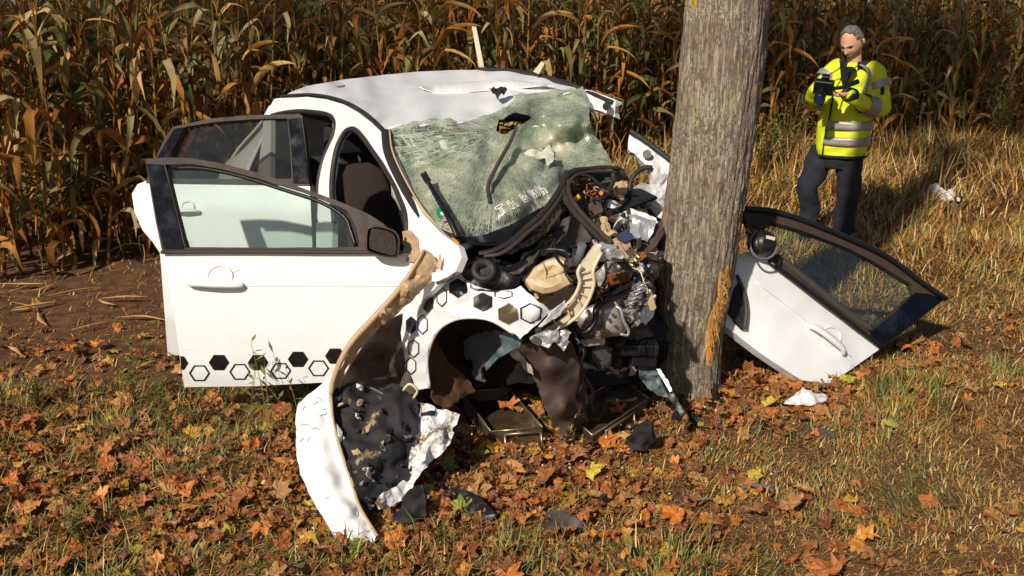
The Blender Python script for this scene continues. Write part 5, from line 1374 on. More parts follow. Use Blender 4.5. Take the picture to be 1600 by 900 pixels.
part('member_edge', [(1056, 640, 4.22), (1066, 654, 4.19), (1062, 660, 4.19), (1052, 654, 4.22), (1048, 658, 4.22), (1050, 648, 4.22)], 'black_plastic', 0, 4, .006, 18, .012, 90)
# splash guard hanging down in the middle
part('splash_guard', [(797, 552, 4.0), (812, 542, 3.97), (824, 536, 3.95), (853, 540, 3.92), (880, 536, 3.95), (893, 534, 3.98), (900, 552, 4.0), (908, 578, 4.04), (917, 612, 4.1), (918, 630, 4.14), (905, 642, 4.15), (893, 656, 4.14), (886, 672, 4.12), (880, 686, 4.11), (874, 668, 4.11), (866, 671, 4.1), (860, 656, 4.08), (849, 630, 4.06), (840, 604, 4.05), (832, 586, 4.05), (820, 574, 4.04), (816, 562, 4.02)], 'liner_brown', 0, 5, .007, 11, .006, 91, inner=[(858, 575, 3.93), (878, 640, 4.02)])
part('guard_strip', [(797, 552, 3.98), (806, 546, 3.96), (818, 560, 3.95), (828, 572, 3.97), (834, 586, 3.99), (824, 582, 3.98), (812, 568, 3.97), (804, 562, 3.98)], 'grey_plastic', 0, 4, .014, 22, .006, 92)
part('guard_tip', [(822, 566, 3.94), (830, 572, 3.95), (834, 586, 3.97), (826, 582, 3.96)], 'cream_plastic', 0, 4, .008, 22, .004, 93)
# far-side remains: the cut pillar, the rail, foams
part('cut_pillar', [(985, 207, 5.35), (1004, 220, 5.33), (1026, 236, 5.3), (1047, 252, 5.26), (1050, 290, 5.24), (1048, 325, 5.2), (1040, 345, 5.18), (1026, 338, 5.16), (1013, 322, 5.16), (1020, 298, 5.18), (1018, 270, 5.2), (1004, 252, 5.25), (992, 240, 5.28), (981, 234, 5.3), (981, 220, 5.34)], 'torn_paint', 0, 6, .015, 16, .05, 94, back_mat='black_plastic')
tube('pillar_seal', PT((984, 204, 5.33), (1004, 217, 5.31), (1026, 233, 5.28), (1050, 252, 5.24)), .014, 'rubber', CAR, 6, 4)
drum('pillar_plug', P(1011, 241, 5.24), (-.3, -1, .3), [(-.006, .024), (.004, .024)], 'black_plastic', CAR, 8)
tube('door_seal', PT((1018, 262, 5.18), (1008, 262, 5.2), (992, 272, 5.22), (984, 290, 5.2), (986, 310, 5.16)), .014, 'rubber', CAR, 7, 5)
part('hinge_pillar', [(990, 292), (1004, 286), (1018, 290), (1022, 318), (1010, 322), (996, 314), (988, 304)], 'pale_steel', .28, 5, .02, 16, .03, 95)
part('chassis_rail', [(929, 314), (944, 308), (956, 312), (971, 320), (998, 331), (1024, 341), (1028, 348), (1016, 358), (1000, 366), (982, 352), (964, 338), (945, 330)], 'scraped_paint', .12, 5, .016, 14, .06, 96)
tube('rail_flange', [P(x, y, bayY(x, y, .09)) for x, y in ((930, 328), (962, 342), (985, 356), (1000, 368))], .010, 'rust', CAR, 6, 4, .5)
for x, y in ((990, 340), (1006, 348), (964, 326)): drum('rail_hole', P(x, y, bayY(x, y, .10)), (0, -1, .4), [(-.003, .009), (.003, .009)], 'liner_dark', CAR, 10)
part('cable_clip', [(946, 308), (952, 306), (948, 326), (940, 330)], 'black_plastic', .07, 4, .008, 20, .008, 97)
part('foam_block', [(938, 336), (948, 342), (953, 350), (955, 358), (964, 366), (952, 370), (938, 366)], 'foam_beige', .02, 4, .03, 18, .03, 98)
part('foam_block', [(953, 290), (966, 286), (980, 284), (979, 302), (974, 312), (960, 306)], 'foam_beige', .16, 4, .02, 18, .03, 99)
part('foam_block', [(960, 284), (980, 282), (980, 300), (966, 300)], 'warm_shade_beige', .14, 4, .02, 18, .02, 100)
part('relay_box', [(963, 365), (983, 359), (990, 372), (978, 378), (968, 374)], 'blue_box', .02, 4, .008, 20, .03, 101)
part('heater_duct', [(986, 380), (1002, 362), (1018, 352), (1034, 347), (1036, 366), (1026, 384), (1012, 398), (1000, 402), (990, 392)], 'liner_brown', .1, 6, .03, 12, .03, 102)
part('heater_duct', [(1010, 400), (1028, 380), (1036, 400), (1030, 430), (1014, 436), (1004, 420)], 'dark_steel', .06, 5, .04, 16, .03, 103)
casting('engine_head', [(946, 424), (962, 412), (982, 410), (990, 422), (984, 438), (966, 444), (950, 440)], 4.36, .15, 'dark_steel', 104, .05)
block('ignition_block', P(966, 434, 4.30), (.09, .05, .035), (.2, -.15, .2), 'rust', CAR, .006)
for k in range(4): drum('ignition_plug', P(957 + k * 7, 433 - k * 2, 4.27), (-.1, -1, .3), [(-.01, .009), (.02, .010)], 'black_plastic', CAR, 10)
for (a, b) in (((980, 392, 4.42), (996, 410, 4.34)), ((984, 388, 4.42), (1000, 404, 4.34)), ((972, 404, 4.38), (990, 416, 4.3))): tube('brass_pipe', PT(a, b), .008, 'brass_wire', CAR, 8, 2)
# larger torn sheets that tie the wreckage together
for k, (pts, mt, d) in enumerate((
        ([(984, 334), (1004, 338), (1024, 346), (1020, 362), (1012, 378), (996, 372), (984, 362)], 'pale_steel', .06),
        ([(940, 382), (962, 372), (984, 380), (996, 400), (984, 416), (962, 412), (946, 404)], 'warm_shade_beige', .05),
        ([(932, 424), (948, 410), (968, 408), (974, 424), (960, 440), (946, 452), (934, 446)], 'cast_metal', .03),
        ([(880, 466), (896, 452), (914, 448), (922, 462), (916, 486), (902, 502), (886, 494)], 'foam_beige', .04),
        ([(904, 490), (922, 478), (944, 474), (950, 496), (938, 514), (918, 520), (906, 510)], 'beige_plastic', -.03),
        ([(846, 400), (866, 392), (892, 394), (908, 408), (890, 416), (866, 410)], 'grey_plastic', .0),
        ([(1002, 470), (1014, 452), (1024, 462), (1022, 492), (1008, 508), (998, 494)], 'scraped_paint', .0),
        ([(890, 304), (912, 298), (936, 310), (942, 330), (926, 350), (904, 340), (894, 322)], 'liner_brown', .02),
        ([(906, 330), (930, 340), (948, 362), (960, 384), (944, 392), (924, 372), (908, 350)], 'grey_plastic', .03),
        ([(968, 508), (990, 500), (1014, 508), (1020, 524), (996, 530), (972, 528)], 'dark_steel', .04))):
    part('torn_sheet', pts, mt, d, 5, .028, 11, .005, 700 + k, smooth=False)
# the two long door seals and the wiring
def strip(name, pts, r, mat, **k): return tube(name, PT(*pts), r, mat, CAR, 10, 6, **k)
strip('loose_seal', [(968, 263, 4.86), (945, 261, 4.84), (920, 263, 4.80), (896, 266, 4.74), (882, 280, 4.64), (881, 302, 4.52), (896, 328, 4.40), (922, 356, 4.28), (952, 384, 4.14)], .017, 'rubber', flat=.5)
strip('loose_seal', [(966, 268, 4.87), (930, 268, 4.81), (906, 271, 4.75), (890, 284, 4.62), (890, 304, 4.50), (905, 328, 4.38), (928, 352, 4.27), (956, 380, 4.15)], .010, 'trim_brown', flat=.7)
strip('loose_seal', [(886, 268, 4.70), (878, 288, 4.58), (862, 314, 4.42), (842, 338, 4.30), (822, 356, 4.22), (800, 376, 4.12), (774, 390, 4.06), (748, 396, 4.05)], .014, 'rubber', flat=.5)
strip('loose_seal', [(882, 292, 4.57), (868, 318, 4.42), (848, 344, 4.28), (826, 362, 4.19), (806, 380, 4.10), (782, 396, 4.04), (756, 400, 4.04)], .011, 'trim_brown', flat=.7)
strip('loose_seal', [(902, 272, 4.74), (922, 276, 4.76), (936, 288, 4.76), (946, 294, 4.78)], .012, 'rubber', flat=.6)
strip('loose_seal', [(958, 268, 4.86), (958, 284, 4.82), (948, 302, 4.74)], .012, 'rubber', flat=.6)
for pts, r in (([(1000, 440, 4.28), (978, 458, 4.18), (948, 470, 4.10), (932, 482, 4.06), (930, 500, 4.05), (920, 516, 4.04), (906, 518, 4.04), (897, 508, 4.06)], .014),
               ([(1010, 428, 4.3), (985, 444, 4.2), (960, 458, 4.12), (942, 474, 4.08)], .010),
               ([(896, 524, 4.04), (908, 538, 4.02), (914, 552, 4.02), (908, 566, 4.03), (914, 590, 4.05), (926, 610, 4.08), (924, 630, 4.1)], .007),
               ([(902, 530, 4.04), (906, 556, 4.02), (908, 590, 4.04), (902, 616, 4.07), (912, 634, 4.09), (918, 660, 4.12)], .006),
               ([(898, 528, 4.04), (912, 548, 4.0), (908, 570, 4.0), (904, 600, 4.03), (900, 622, 4.06), (914, 634, 4.08)], .005),
               ([(909, 560, 4.02), (910, 590, 4.03), (916, 606, 4.05)], .006),
               ([(866, 372, 4.2), (868, 400, 4.12), (886, 420, 4.05), (902, 424, 4.0)], .006),
               ([(846, 396, 4.16), (858, 390, 4.14), (880, 392, 4.13), (892, 400, 4.1)], .012),
               ([(884, 428, 4.1), (896, 440, 4.08), (902, 432, 4.06)], .008)):
    strip('cable', pts, r, 'black_plastic')
drum('clear_tube', P(906, 398, 4.12), (.2, -.3, 1), [(-.05, .018), (.05, .018)], 'felt_grey', CAR, 14)
tube('yellow_plug', PT((898, 312, 4.62), (906, 306, 4.62)), .012, 'yellow_plastic', CAR, 8, 2)
drum('red_cap', P(939, 302, 4.70), (0, -1, .3), [(-.01, .010), (.01, .010)], 'orange_plastic', CAR, 10)
# torn fibres and small fragments, each a piece of its own
def fragments():
    R = random.Random(12)
    dark = ['grey_plastic', 'dark_steel', 'liner_dark', 'liner_brown', 'black_plastic', 'trim_brown', 'dark_steel', 'grey_plastic', 'rubber']
    pale = ['cast_metal', 'pale_steel', 'warm_shade_beige', 'foam_beige', 'cream_plastic', 'rust', 'scraped_paint', 'beige_plastic']
    region = [(880, 290), (955, 290), (1010, 350), (1025, 420), (1020, 510), (985, 525), (905, 485), (895, 440), (850, 395), (830, 400), (840, 370)]
    low = [(900, 540), (1000, 556), (1010, 590), (960, 600), (915, 580)]
    k = 0
    while k < 120:
        rg = region if k < 104 else low
        x = R.uniform(825, 1030); y = R.uniform(285, 600)
        if not inside(x, y, rg): continue
        big = k < 34
        s = R.uniform(14, 27) if big else R.uniform(4, 11); n = R.randint(5, 8)
        a0 = R.choice((-.75, -.55, .7, 1.0, -.9)) + R.uniform(-.3, .3); asp = R.uniform(.25, .5) if big else R.uniform(.3, .8)
        ca, sa = math.cos(a0), math.sin(a0); ol = []
        for i in range(n):
            a = i * 2 * math.pi / n; r = s * R.uniform(.6, 1.1); u, v = math.cos(a) * r, math.sin(a) * r * asp
            ol.append((x + u * ca - v * sa, y + u * sa + v * ca))
        d = R.uniform(.0, .16) if big else R.uniform(.0, .16); tx, ty = R.uniform(-.008, .008), R.uniform(-.008, .008)
        pts = [(px, py, bayY(x, y, d) + (px - x) * tx + (py - y) * ty) for px, py in ol]
        sheet('engine_fragment', pts, R.choice(dark) if (big and R.random() < .55) or (not big and R.random() < .55) else R.choice(pale), CAR, step=5 if big else 4, crumple=R.uniform(.012, .03), cscale=R.uniform(10, 22), thick=R.choice((.003, .005, .012)), seed=200 + k, rough_edge=.7, smooth=R.random() < .4)
        k += 1
    for k in range(52):
        while True:
            x = R.uniform(840, 1025); y = R.uniform(290, 520)
            L = R.uniform(18, 70); a = R.uniform(0, 6.28); d = R.uniform(.0, .14)
            if inside(x, y, region) and inside(x + math.cos(a) * L, y + math.sin(a) * L, region): break
        pts = [(x, y), (x + math.cos(a) * L * .5 + R.uniform(-8, 8), y + math.sin(a) * L * .5 + R.uniform(-8, 8)), (x + math.cos(a) * L, y + math.sin(a) * L)]
        tube('engine_cable', [P(px, py, bayY(px, py, d + R.uniform(-.03, .03))) for px, py in pts], R.uniform(.003, .009), R.choice(['black_plastic', 'rubber', 'dark_steel', 'brass_wire', 'trim_brown']), CAR, 6, 4)
    for k in range(36):
        x = R.gauss(905, 18); y = R.gauss(292, 9); a = R.uniform(0, 6.28); L = R.uniform(6, 16)
        tube('torn_fibre', [P(x, y, bayY(x, y, -.02)), P(x + math.cos(a) * L * .5 + R.uniform(-3, 3), y + math.sin(a) * L * .5, bayY(x, y, -.05)), P(x + math.cos(a) * L, y + math.sin(a) * L * .8, bayY(x, y, -.02))], R.uniform(.002, .005), R.choice(['warm_shade_beige', 'rust', 'liner_brown']), CAR, 5, 2)
fragments()

# =================================================================== THE DOOR THAT WAS TORN OFF
def dplane(a):
    f = inv_depth([(1298, 599, 5.02), (1130, 503, 4.99), (1475, 468, 5.62), (1171, 326, 5.35), (1203, 411, 5.18), (1376, 544, 5.29)])
    return lambda x, y: f(x, y) + Vector((-.12, -.9, .42)) * a
base = PZ(1290, 598, 0.0)
DD = empty('detached_door', (base.x, base.y, 0), 'torn off white car door lying tilted on the grass behind the tree', 'car door')
DP = sheet('door_panel', [(1203, 411), (1260, 454), (1320, 501), (1376, 544), (1340, 570), (1298, 599), (1275, 597), (1254, 594), (1220, 574), (1186, 551), (1150, 522), (1120, 500), (1126, 470), (1140, 420), (1160, 395), (1185, 392)], 'white_paint', DD, step=10, fn=dplane(0), thick=.06, crumple=.008, cscale=4, seed=301, back_mat='cabin_dark')
SHEETS['dummy'] = SHEETS[DP.name]
of = [(1159, 331), (1171, 326), (1215, 334), (1255, 346), (1293, 361), (1338, 380), (1381, 401), (1440, 444), (1475, 468), (1430, 504), (1376, 544), (1290, 480), (1203, 412), (1180, 372)]
wi = [(1190, 358), (1210, 348), (1250, 360), (1288, 374), (1330, 391), (1367, 410), (1425, 446), (1429, 459), (1400, 485), (1364, 515), (1337, 505), (1280, 460), (1215, 404)]
sheet('window_frame', of, 'trim_brown', DD, holes=[wi], step=8, fn=dplane(.012), thick=.04, seed=302)
sheet('window_pillar', [(1429, 458), (1450, 460), (1473, 468), (1430, 503), (1377, 542), (1358, 526), (1366, 514), (1402, 484)], 'gloss_black', DD, step=8, fn=dplane(.018), thick=.008, seed=303)
sheet('window_pane', [(1192, 360), (1211, 350), (1250, 361), (1288, 375), (1330, 392), (1366, 411), (1423, 447), (1428, 458), (1399, 484), (1363, 513), (1338, 503), (1281, 458), (1217, 403)], 'window_glass', DD, step=14, fn=dplane(-.01), thick=.004, seed=304)
fo_ = dplane(.03)
tube('frame_rim', [fo_(x, y) for x, y in ((1165, 328), (1215, 334), (1293, 361), (1381, 401), (1440, 444), (1476, 468))], .016, 'black_plastic', DD, 8, 5)
tube('belt_moulding', [fo_(x, y) for x, y in ((1202, 411), (1260, 455), (1320, 501), (1378, 545))], .014, 'black_plastic', DD, 8, 4)
tube('inner_channel', [dplane(.01)(x, y) for x, y in ((1212, 402), (1262, 440), (1320, 488), (1362, 516))], .022, 'grey_plastic', DD, 8, 4)
door_handle(DD, DP, 1290, 530, 33, 1.0, math.radians(38))
tube('crease_line', [onto(DP, x, y, .001) for x, y in ((1180, 440), (1230, 478), (1280, 518), (1330, 558))], .004, 'white_paint', DD, 6, 4, .6)
sheet('door_edge', [(1147, 454), (1158, 440), (1164, 470), (1166, 500), (1160, 516), (1150, 505), (1140, 490)], 'liner_dark', DD, step=6, fn=dplane(.03), thick=.02, crumple=.01, cscale=15, seed=305)
tube('door_check', [dplane(.04)(x, y) for x, y in ((1150, 432), (1160, 455), (1165, 485), (1162, 515))], .010, 'grey_plastic', DD, 8, 5)
# stripped mirror
mc = dplane(.09)(1186, 386)
mh = drum('mirror_shell', mc, (.25, -1, .35), [(-.035, .055), (-.03, .066), (.0, .074), (.05, .062), (.08, .03)], 'black_plastic', DD, 20)
drum('mirror_motor', mc + Vector((-.015, -.05, .01)), (.25, -1, .35), [(-.03, .018), (-.02, .034), (.01, .042), (.02, .03)], 'dark_steel', DD, 16)
block('motor_label', mc + Vector((.03, -.065, .045)), (.05, .006, .018), (-.4, .25, .1), 'cream_plastic', mh, .002)
tube('mirror_ring', [dplane(.15)(1188 + 21 * math.cos(a), 390 + 23 * math.sin(a)) for a in np.linspace(.2, 4.2, 9)], .007, 'felt_grey', DD, 6, 3)
for k in range(12):
    rr = random.Random(k); tube('mirror_cable', [dplane(.06)(1168 + rr.uniform(-8, 10), 360 + rr.uniform(-8, 10)), dplane(.10)(1174 + rr.uniform(-12, 12), 372 + rr.uniform(-10, 10)), dplane(.08)(1180 + rr.uniform(-12, 12), 382 + rr.uniform(-8, 8))], .006, rr.choice(['black_plastic', 'rust', 'brass_wire']), DD, 6, 4)

# =================================================================== THINGS ON THE GROUND
def tray(fl, fr, b, which, zr, label, hx):
    FL, FR = PZ(*fl, zr), PZ(*fr, zr); BX = PZ(*b, zr)
    if which == 'bl': BL = BX; BR = BX + FR - FL
    else: BR = BX; BL = BX + FL - FR
    c = (FL + FR + BL + BR) / 4; r = empty('drip_tray', (c.x, c.y, 0), label, 'tray', 'metal trays under the wrecked front')
    top = [FL, FR, BR, BL]; cc = c
    V = []; F = []
    def ring(k, z): return [Vector((cc.x + (p.x - cc.x) * k, cc.y + (p.y - cc.y) * k, z)) for p in top]
    for k, z in ((.93, .02), (1.0, zr), (.98, zr), (.90, .07)): V += ring(k, z)
    for j in range(3):
        for i in range(4): F.append((j * 4 + i, j * 4 + (i + 1) % 4, (j + 1) * 4 + (i + 1) % 4, (j + 1) * 4 + i))
    F += [(3, 2, 1, 0), (12, 13, 14, 15)]
    mk('tray_body', V, F, 'tray_metal', r, False)
    rim = top + [top[0]]
    for a, b_ in zip(rim[:-1], rim[1:]): tube('tray_rim', [a, b_], .0045, 'brass_wire', r, 6, 1)
    a = FL.lerp(FR, hx[0]); b_ = FL.lerp(FR, hx[1]); out = ((FL + FR) / 2 - c); out.z = 0; out.normalize()
    q = [a + out * .012 + Vector((0, 0, -.015)), a + out * .035 + Vector((0, 0, -.10)), b_ + out * .035 + Vector((0, 0, -.10)), b_ + out * .012 + Vector((0, 0, -.015))]
    v = []
    for s, e in zip(q[:-1], q[1:]): v.append(tube_geo([s, e], .006, 6, 1))
    v.append(tube_geo([q[0], q[3]], .006, 6, 1))
    join_geo('tray_handle', v, 'brass_wire', r)
    return r
tray((767, 674), (848, 668), (721, 612), 'bl', .115, 'dark metal drip tray with a wire handle below the wheel arch', (.25, .95))
tray((926, 680), (1013, 622), (968, 590), 'br', .10, 'rusty drip tray with a wire handle lying beside the tree foot', (.2, .7))
for px, py, zz_, s_ in ((790, 632, .10, .15), (812, 640, .10, .11), (960, 640, .10, .12)):
    g = PZ(px, py, zz_); o = bpy.data.objects.new('fallen_leaf', bpy.data.meshes['fallen_leaf']); COL.objects.link(o); o.parent = GROUND; o.location = g; o.scale = (s_, s_, s_); o.rotation_euler = (.1, .15, px)
def debris(name, pts, mat, label, cat, z=.03, crumple=.02, cs=12, thick=.01, seed=0, lift=None, step=6):
    pl = []
    for i, p in enumerate(pts):
        g = PZ(p[0], p[1], z + (p[2] if len(p) > 2 else 0)); pl.append((p[0], p[1], g.y))
    c = sum((P(*p) for p in pl), Vector()) / len(pl)
    r = sheet(name, pl, mat, None, step=step, crumple=crumple, cscale=cs, thick=thick, seed=seed, rough_edge=1.0)
    return tag(r, label, cat)
debris('plastic_debris', [(693, 770), (712, 762, .03), (735, 768, .05), (758, 785, .05), (770, 802, .04), (768, 818), (745, 812), (722, 792)], 'black_plastic', 'black bent plastic panel lying on leaves below the torn bumper', 'debris', .03, .03, 12, .012, 401)
debris('plastic_debris', [(820, 808), (846, 796, .03), (880, 800, .04), (905, 812, .03), (925, 820), (900, 828), (862, 830)], 'grey_plastic', 'flat brown grey plastic plate half buried in straw in the foreground', 'debris', .02, .015, 8, .008, 402)
debris('plastic_debris', [(616, 792), (640, 764, .12), (660, 756, .13), (664, 778, .08), (666, 806), (640, 818), (618, 814)], 'foam_black', 'black wedge of plastic behind the torn bumper corner', 'debris', .05, .03, 10, .02, 403)
debris('wood_slat', [(1228, 672), (1250, 668, .02), (1290, 670, .03), (1312, 678, .01), (1300, 686), (1260, 685)], 'liner_brown', 'flat brown strip lying in leaves right of the tree', 'debris', .02, .01, 10, .012, 404)
debris('plastic_shard', [(1186, 662), (1192, 655, .04), (1206, 664, .03), (1212, 676), (1196, 678)], 'black_plastic', 'small black shard beside the brown strip', 'debris', .02, .02, 20, .008, 405)
debris('plastic_shard', [(1110, 616), (1115, 598, .09), (1121, 600, .10), (1121, 622, .02), (1116, 640), (1111, 636)], 'black_plastic', 'narrow black shard standing against the right of the tree foot', 'debris', .03, .015, 20, .01, 406, step=4)
debris('plastic_shard', [(1172, 622), (1178, 614, .04), (1188, 620, .03), (1186, 632), (1176, 634)], 'black_plastic', 'crumpled black shard between the tree and the white bag', 'debris', .02, .03, 20, .008, 407, step=4)
debris('plastic_lump', [(980, 690), (990, 672, .10), (1002, 662, .14), (1016, 666, .14), (1022, 690, .05), (1012, 702), (990, 704)], 'foam_black', 'black lump of plastic in front of the rusty tray', 'debris', .04, .05, 14, .03, 408)
debris('plastic_lump', [(1072, 656), (1084, 650, .04), (1098, 660, .03), (1100, 672), (1086, 676), (1076, 668)], 'foam_black', 'small dark clod at the foot of the tree', 'debris', .02, .04, 16, .02, 409, step=4)
def bag(px, py, L, W, Hh, ang, label, seed):
    """limp crumpled film: sharp random folds under an uneven outline"""
    g = PZ(px, py, 0.0); nu, nv = 56, 22; V = []; F = []; ca, sa = math.cos(ang), math.sin(ang)
    for j in range(nv + 1):
        r = j / nv
        for i in range(nu):
            a = 2 * math.pi * i / nu
            e = 1 + .38 * noise.noise(Vector((math.cos(a) * 1.6, math.sin(a) * 1.6, seed))) + .14 * noise.noise(Vector((math.cos(a) * 5, math.sin(a) * 5, seed)))
            x, y = math.cos(a) * r * e * L, math.sin(a) * r * e * W
            q = Vector((x * 7 + seed, y * 9, seed * 2.0)); rd = 1 - 2.6 * abs(noise.noise(q)); rd2 = 1 - 2.6 * abs(noise.noise(q * 2.3))
            z = Hh * (max(0, 1 - r ** 2.2)) * (.62 + .5 * rd + .22 * rd2) + .012 * rd2
            x += .02 * noise.noise(q * 1.7); V.append(Vector((g.x + x * ca - y * sa, g.y + x * sa + y * ca, gz(g.x, g.y) + .035 + max(z, -.02))))
    for j in range(nv):
        for i in range(nu): F.append((j * nu + i, (j + 1) * nu + i, (j + 1) * nu + (i + 1) % nu, j * nu + (i + 1) % nu))
    o = mk('plastic_bag', V, F, 'paper_white'); m = o.modifiers.new('t', 'SOLIDIFY'); m.thickness = .003
    return tag(o, label, 'bag')
bag(1256, 642, .12, .055, .05, .3, 'crumpled white plastic bag on leaves below the detached door', 12)
bag(1462, 316, .20, .10, .12, -.3, 'crumpled white plastic sheet in the dry grass right of the man', 9)
g = PZ(1182, 784, 0.0)
rg = tube('metal_ring', [Vector((g.x + .075 * math.cos(a), g.y + .05 * math.sin(a), .035 + .015 * math.sin(a))) for a in np.linspace(0.3, 3.3, 8)], .011, 'felt_grey', None, 8, 3, .5)
tag(rg, 'curved grey trim piece lying in straw at the lower right', 'debris')
def fallen_stick(px, py, L, ang, label):
    g = PZ(px, py, .03); d = Vector((math.cos(ang), math.sin(ang), .02)) * L
    o = tube('stick', [g - d * .5, g + Vector((0, .01, .02)), g + d * .5], [.004, .006, .003], 'bark', None, 6, 4); tag(o, label, 'stick')
fallen_stick(1086, 790, .3, .35, 'thin grey stick among leaves left of the curved trim piece')

def crumbs():
    """glass crumbs and tiny bits of paint and plastic strewn under the front"""
    R = np.random.default_rng(51)
    for nm, n, mt, sz, lab in (('glass_crumbs', 260, 'airbag_cloth', (.002, .005), 'pale glass crumbs strewn over the leaves under the wreck'), ('plastic_crumbs', 60, 'black_plastic', (.005, .016), 'small black plastic splinters strewn round the wreck and the tree foot')):
        V = []; F = []
        for k in range(n):
            x, y = (R.normal(.1, .8), R.normal(4.0, .45)) if R.random() < .6 else (R.normal(.8, .45), R.normal(4.5, .3))
            if y < 3.0: continue
            s = R.uniform(*sz); m = Euler(tuple(R.uniform(0, 6, 3))).to_matrix(); o = Vector((x, y, gz(x, y) + .045 + R.uniform(0, .02)))
            b = len(V); V += [m @ (Vector(q) * s) + o for q in ((-1, -1, 0), (1, -.7, .1), (.8, 1, 0), (-.6, .9, .2), (0, 0, .7))]
            F += [(b, b + 1, b + 2, b + 3), (b, b + 1, b + 4), (b + 1, b + 2, b + 4), (b + 2, b + 3, b + 4), (b + 3, b, b + 4)]
        tag(mk(nm, V, F, mt, None, False), lab, 'debris', None, 'stuff')
crumbs()

# =================================================================== THE MAN WITH THE CAMERA
simple('skin', '#d9a184', 0.55, 0, 0.2, 20, 0.1)
simple('hivis', (0.66, 0.74, 0.012, 1), 0.65, 0, 0.12, 9, 0.25)
simple('reflective', '#a39a94', 0.4, 0.2, 0.2, 14, 0.2)
simple('navy_cloth', '#22242e', 0.9, 0, 0.35, 18, 0.4)
simple('collar_cloth', '#1d222b', 0.9, 0, 0.3, 20, 0.3)
simple('hair_grey', '#7c746c', 0.85, 0, 0.6, 34, 1.0)
simple('beard_grey', '#b09a8a', 0.85, 0, 0.4, 80, 0.6)
simple('boot_leather', '#15130f', 0.6, 0, 0.3, 18, 0.3)
simple('camera_black', '#101012', 0.35, 0, 0.3, 20, 0.15)
simple('lens_glass', '#22406a', 0.08, 0.3, 0.3, 8, 0)
MY = 8.35
HEAD = Vector((-.50, -.866, 0))                  # where the man faces: to the picture's left and towards us
SIDEV = Vector((.866, -.50, 0))                  # towards his left hand
feet = PZ(1290, 378, 0.0)
MAN = empty('person', (P(1300, 370, MY).x, MY, 0), 'man in a yellow reflective jacket and dark trousers looking at a camera', 'person')
def man(px, py, dy=0.0): return P(px, py, MY + dy)
def remesh(o, vox, it=4, fac=.5):
    m = o.modifiers.new('remesh', 'REMESH'); m.mode = 'VOXEL'; m.voxel_size = vox; m.use_smooth_shade = True
    s = o.modifiers.new('smooth', 'SMOOTH'); s.iterations = it; s.factor = fac
def ringloft(rings, seg=28, cap=True):
    """rings: (centre, half width, half depth, squareness) turned the way the man faces"""
    V = []; F = []
    for c, w, d, q in rings:
        for i in range(seg):
            a = 2 * math.pi * i / seg; x = math.copysign(abs(math.cos(a)) ** q, math.cos(a)); y = math.copysign(abs(math.sin(a)) ** q, math.sin(a))
            V.append(Vector(c) + SIDEV * (x * w) + HEAD * (y * d))
    n = len(rings)
    for j in range(n - 1):
        for i in range(seg): F.append((j * seg + i, j * seg + (i + 1) % seg, (j + 1) * seg + (i + 1) % seg, (j + 1) * seg + i))
    if cap: F += [tuple(reversed(range(seg))), tuple(range((n - 1) * seg, n * seg))]
    return V, F
def smooth_rings(rs, n=5):
    arr = cat_rom([Vector((r[0].x, r[0].y, r[0].z)) for r in rs], n); w = cat_rom([Vector((r[1], r[2], r[3])) for r in rs], n)
    return [(c, q.x, q.y, q.z) for c, q in zip(arr, w)]
SH_L, EL_L, WR_L = man(1366, 116, -.07), man(1374, 168, -.14), man(1322, 146, -.38)     # his left arm, at the picture's right
SH_R, EL_R, WR_R = man(1303, 112, .10), man(1271, 156, .02), man(1277, 136, -.26)
torso = smooth_rings([(man(1312, 244, 0), .205, .155, .85), (man(1314, 225, 0), .212, .16, .85), (man(1320, 195, 0), .21, .16, .85), (man(1326, 165, 0), .205, .155, .85), (man(1331, 135, 0), .20, .145, .85), (man(1334, 114, 0), .195, .12, .9), (man(1335, 104, 0), .14, .09, 1), (man(1335, 97, 0), .075, .07, 1)])
def folds(V, amp, seed):
    for p in V: p += Vector((noise.noise(p * 9 + Vector((seed, 0, 0))), noise.noise(p * 9 + Vector((0, seed, 3))), .3 * noise.noise(p * 7))) * amp + Vector((0, 1, 0)) * (amp * .9 * (abs(noise.noise(Vector((p.x * 7 + p.z * 9, p.y * 5, p.z * 13 - p.x * 6)))) - .3))
jp = [ringloft(torso)]
sl_L = [SH_L + Vector((-.06, .03, .04)), SH_L, SH_L.lerp(EL_L, .5) + Vector((.025, -.01, 0)), EL_L, EL_L.lerp(WR_L, .5) + Vector((0, -.02, -.02)), WR_L]
sl_R = [SH_R + Vector((.06, -.03, .04)), SH_R, SH_R.lerp(EL_R, .5) + Vector((-.02, 0, .0)), EL_R, EL_R.lerp(WR_R, .5) + Vector((-.01, -.03, -.02)), WR_R]
rads = [.085, .090, .078, .078, .068, .050]
jp.append(tube_geo(sl_L, rads, 18, 6)); jp.append(tube_geo(sl_R, [r * .95 for r in rads], 18, 6))
JK = join_geo('jacket', jp, 'hivis', MAN)
V = [v.co.copy() for v in JK.data.vertices]; folds(V, .026, 3.0)
JK.data.vertices.foreach_set('co', [c for v in V for c in v])
remesh(JK, .011, 3)
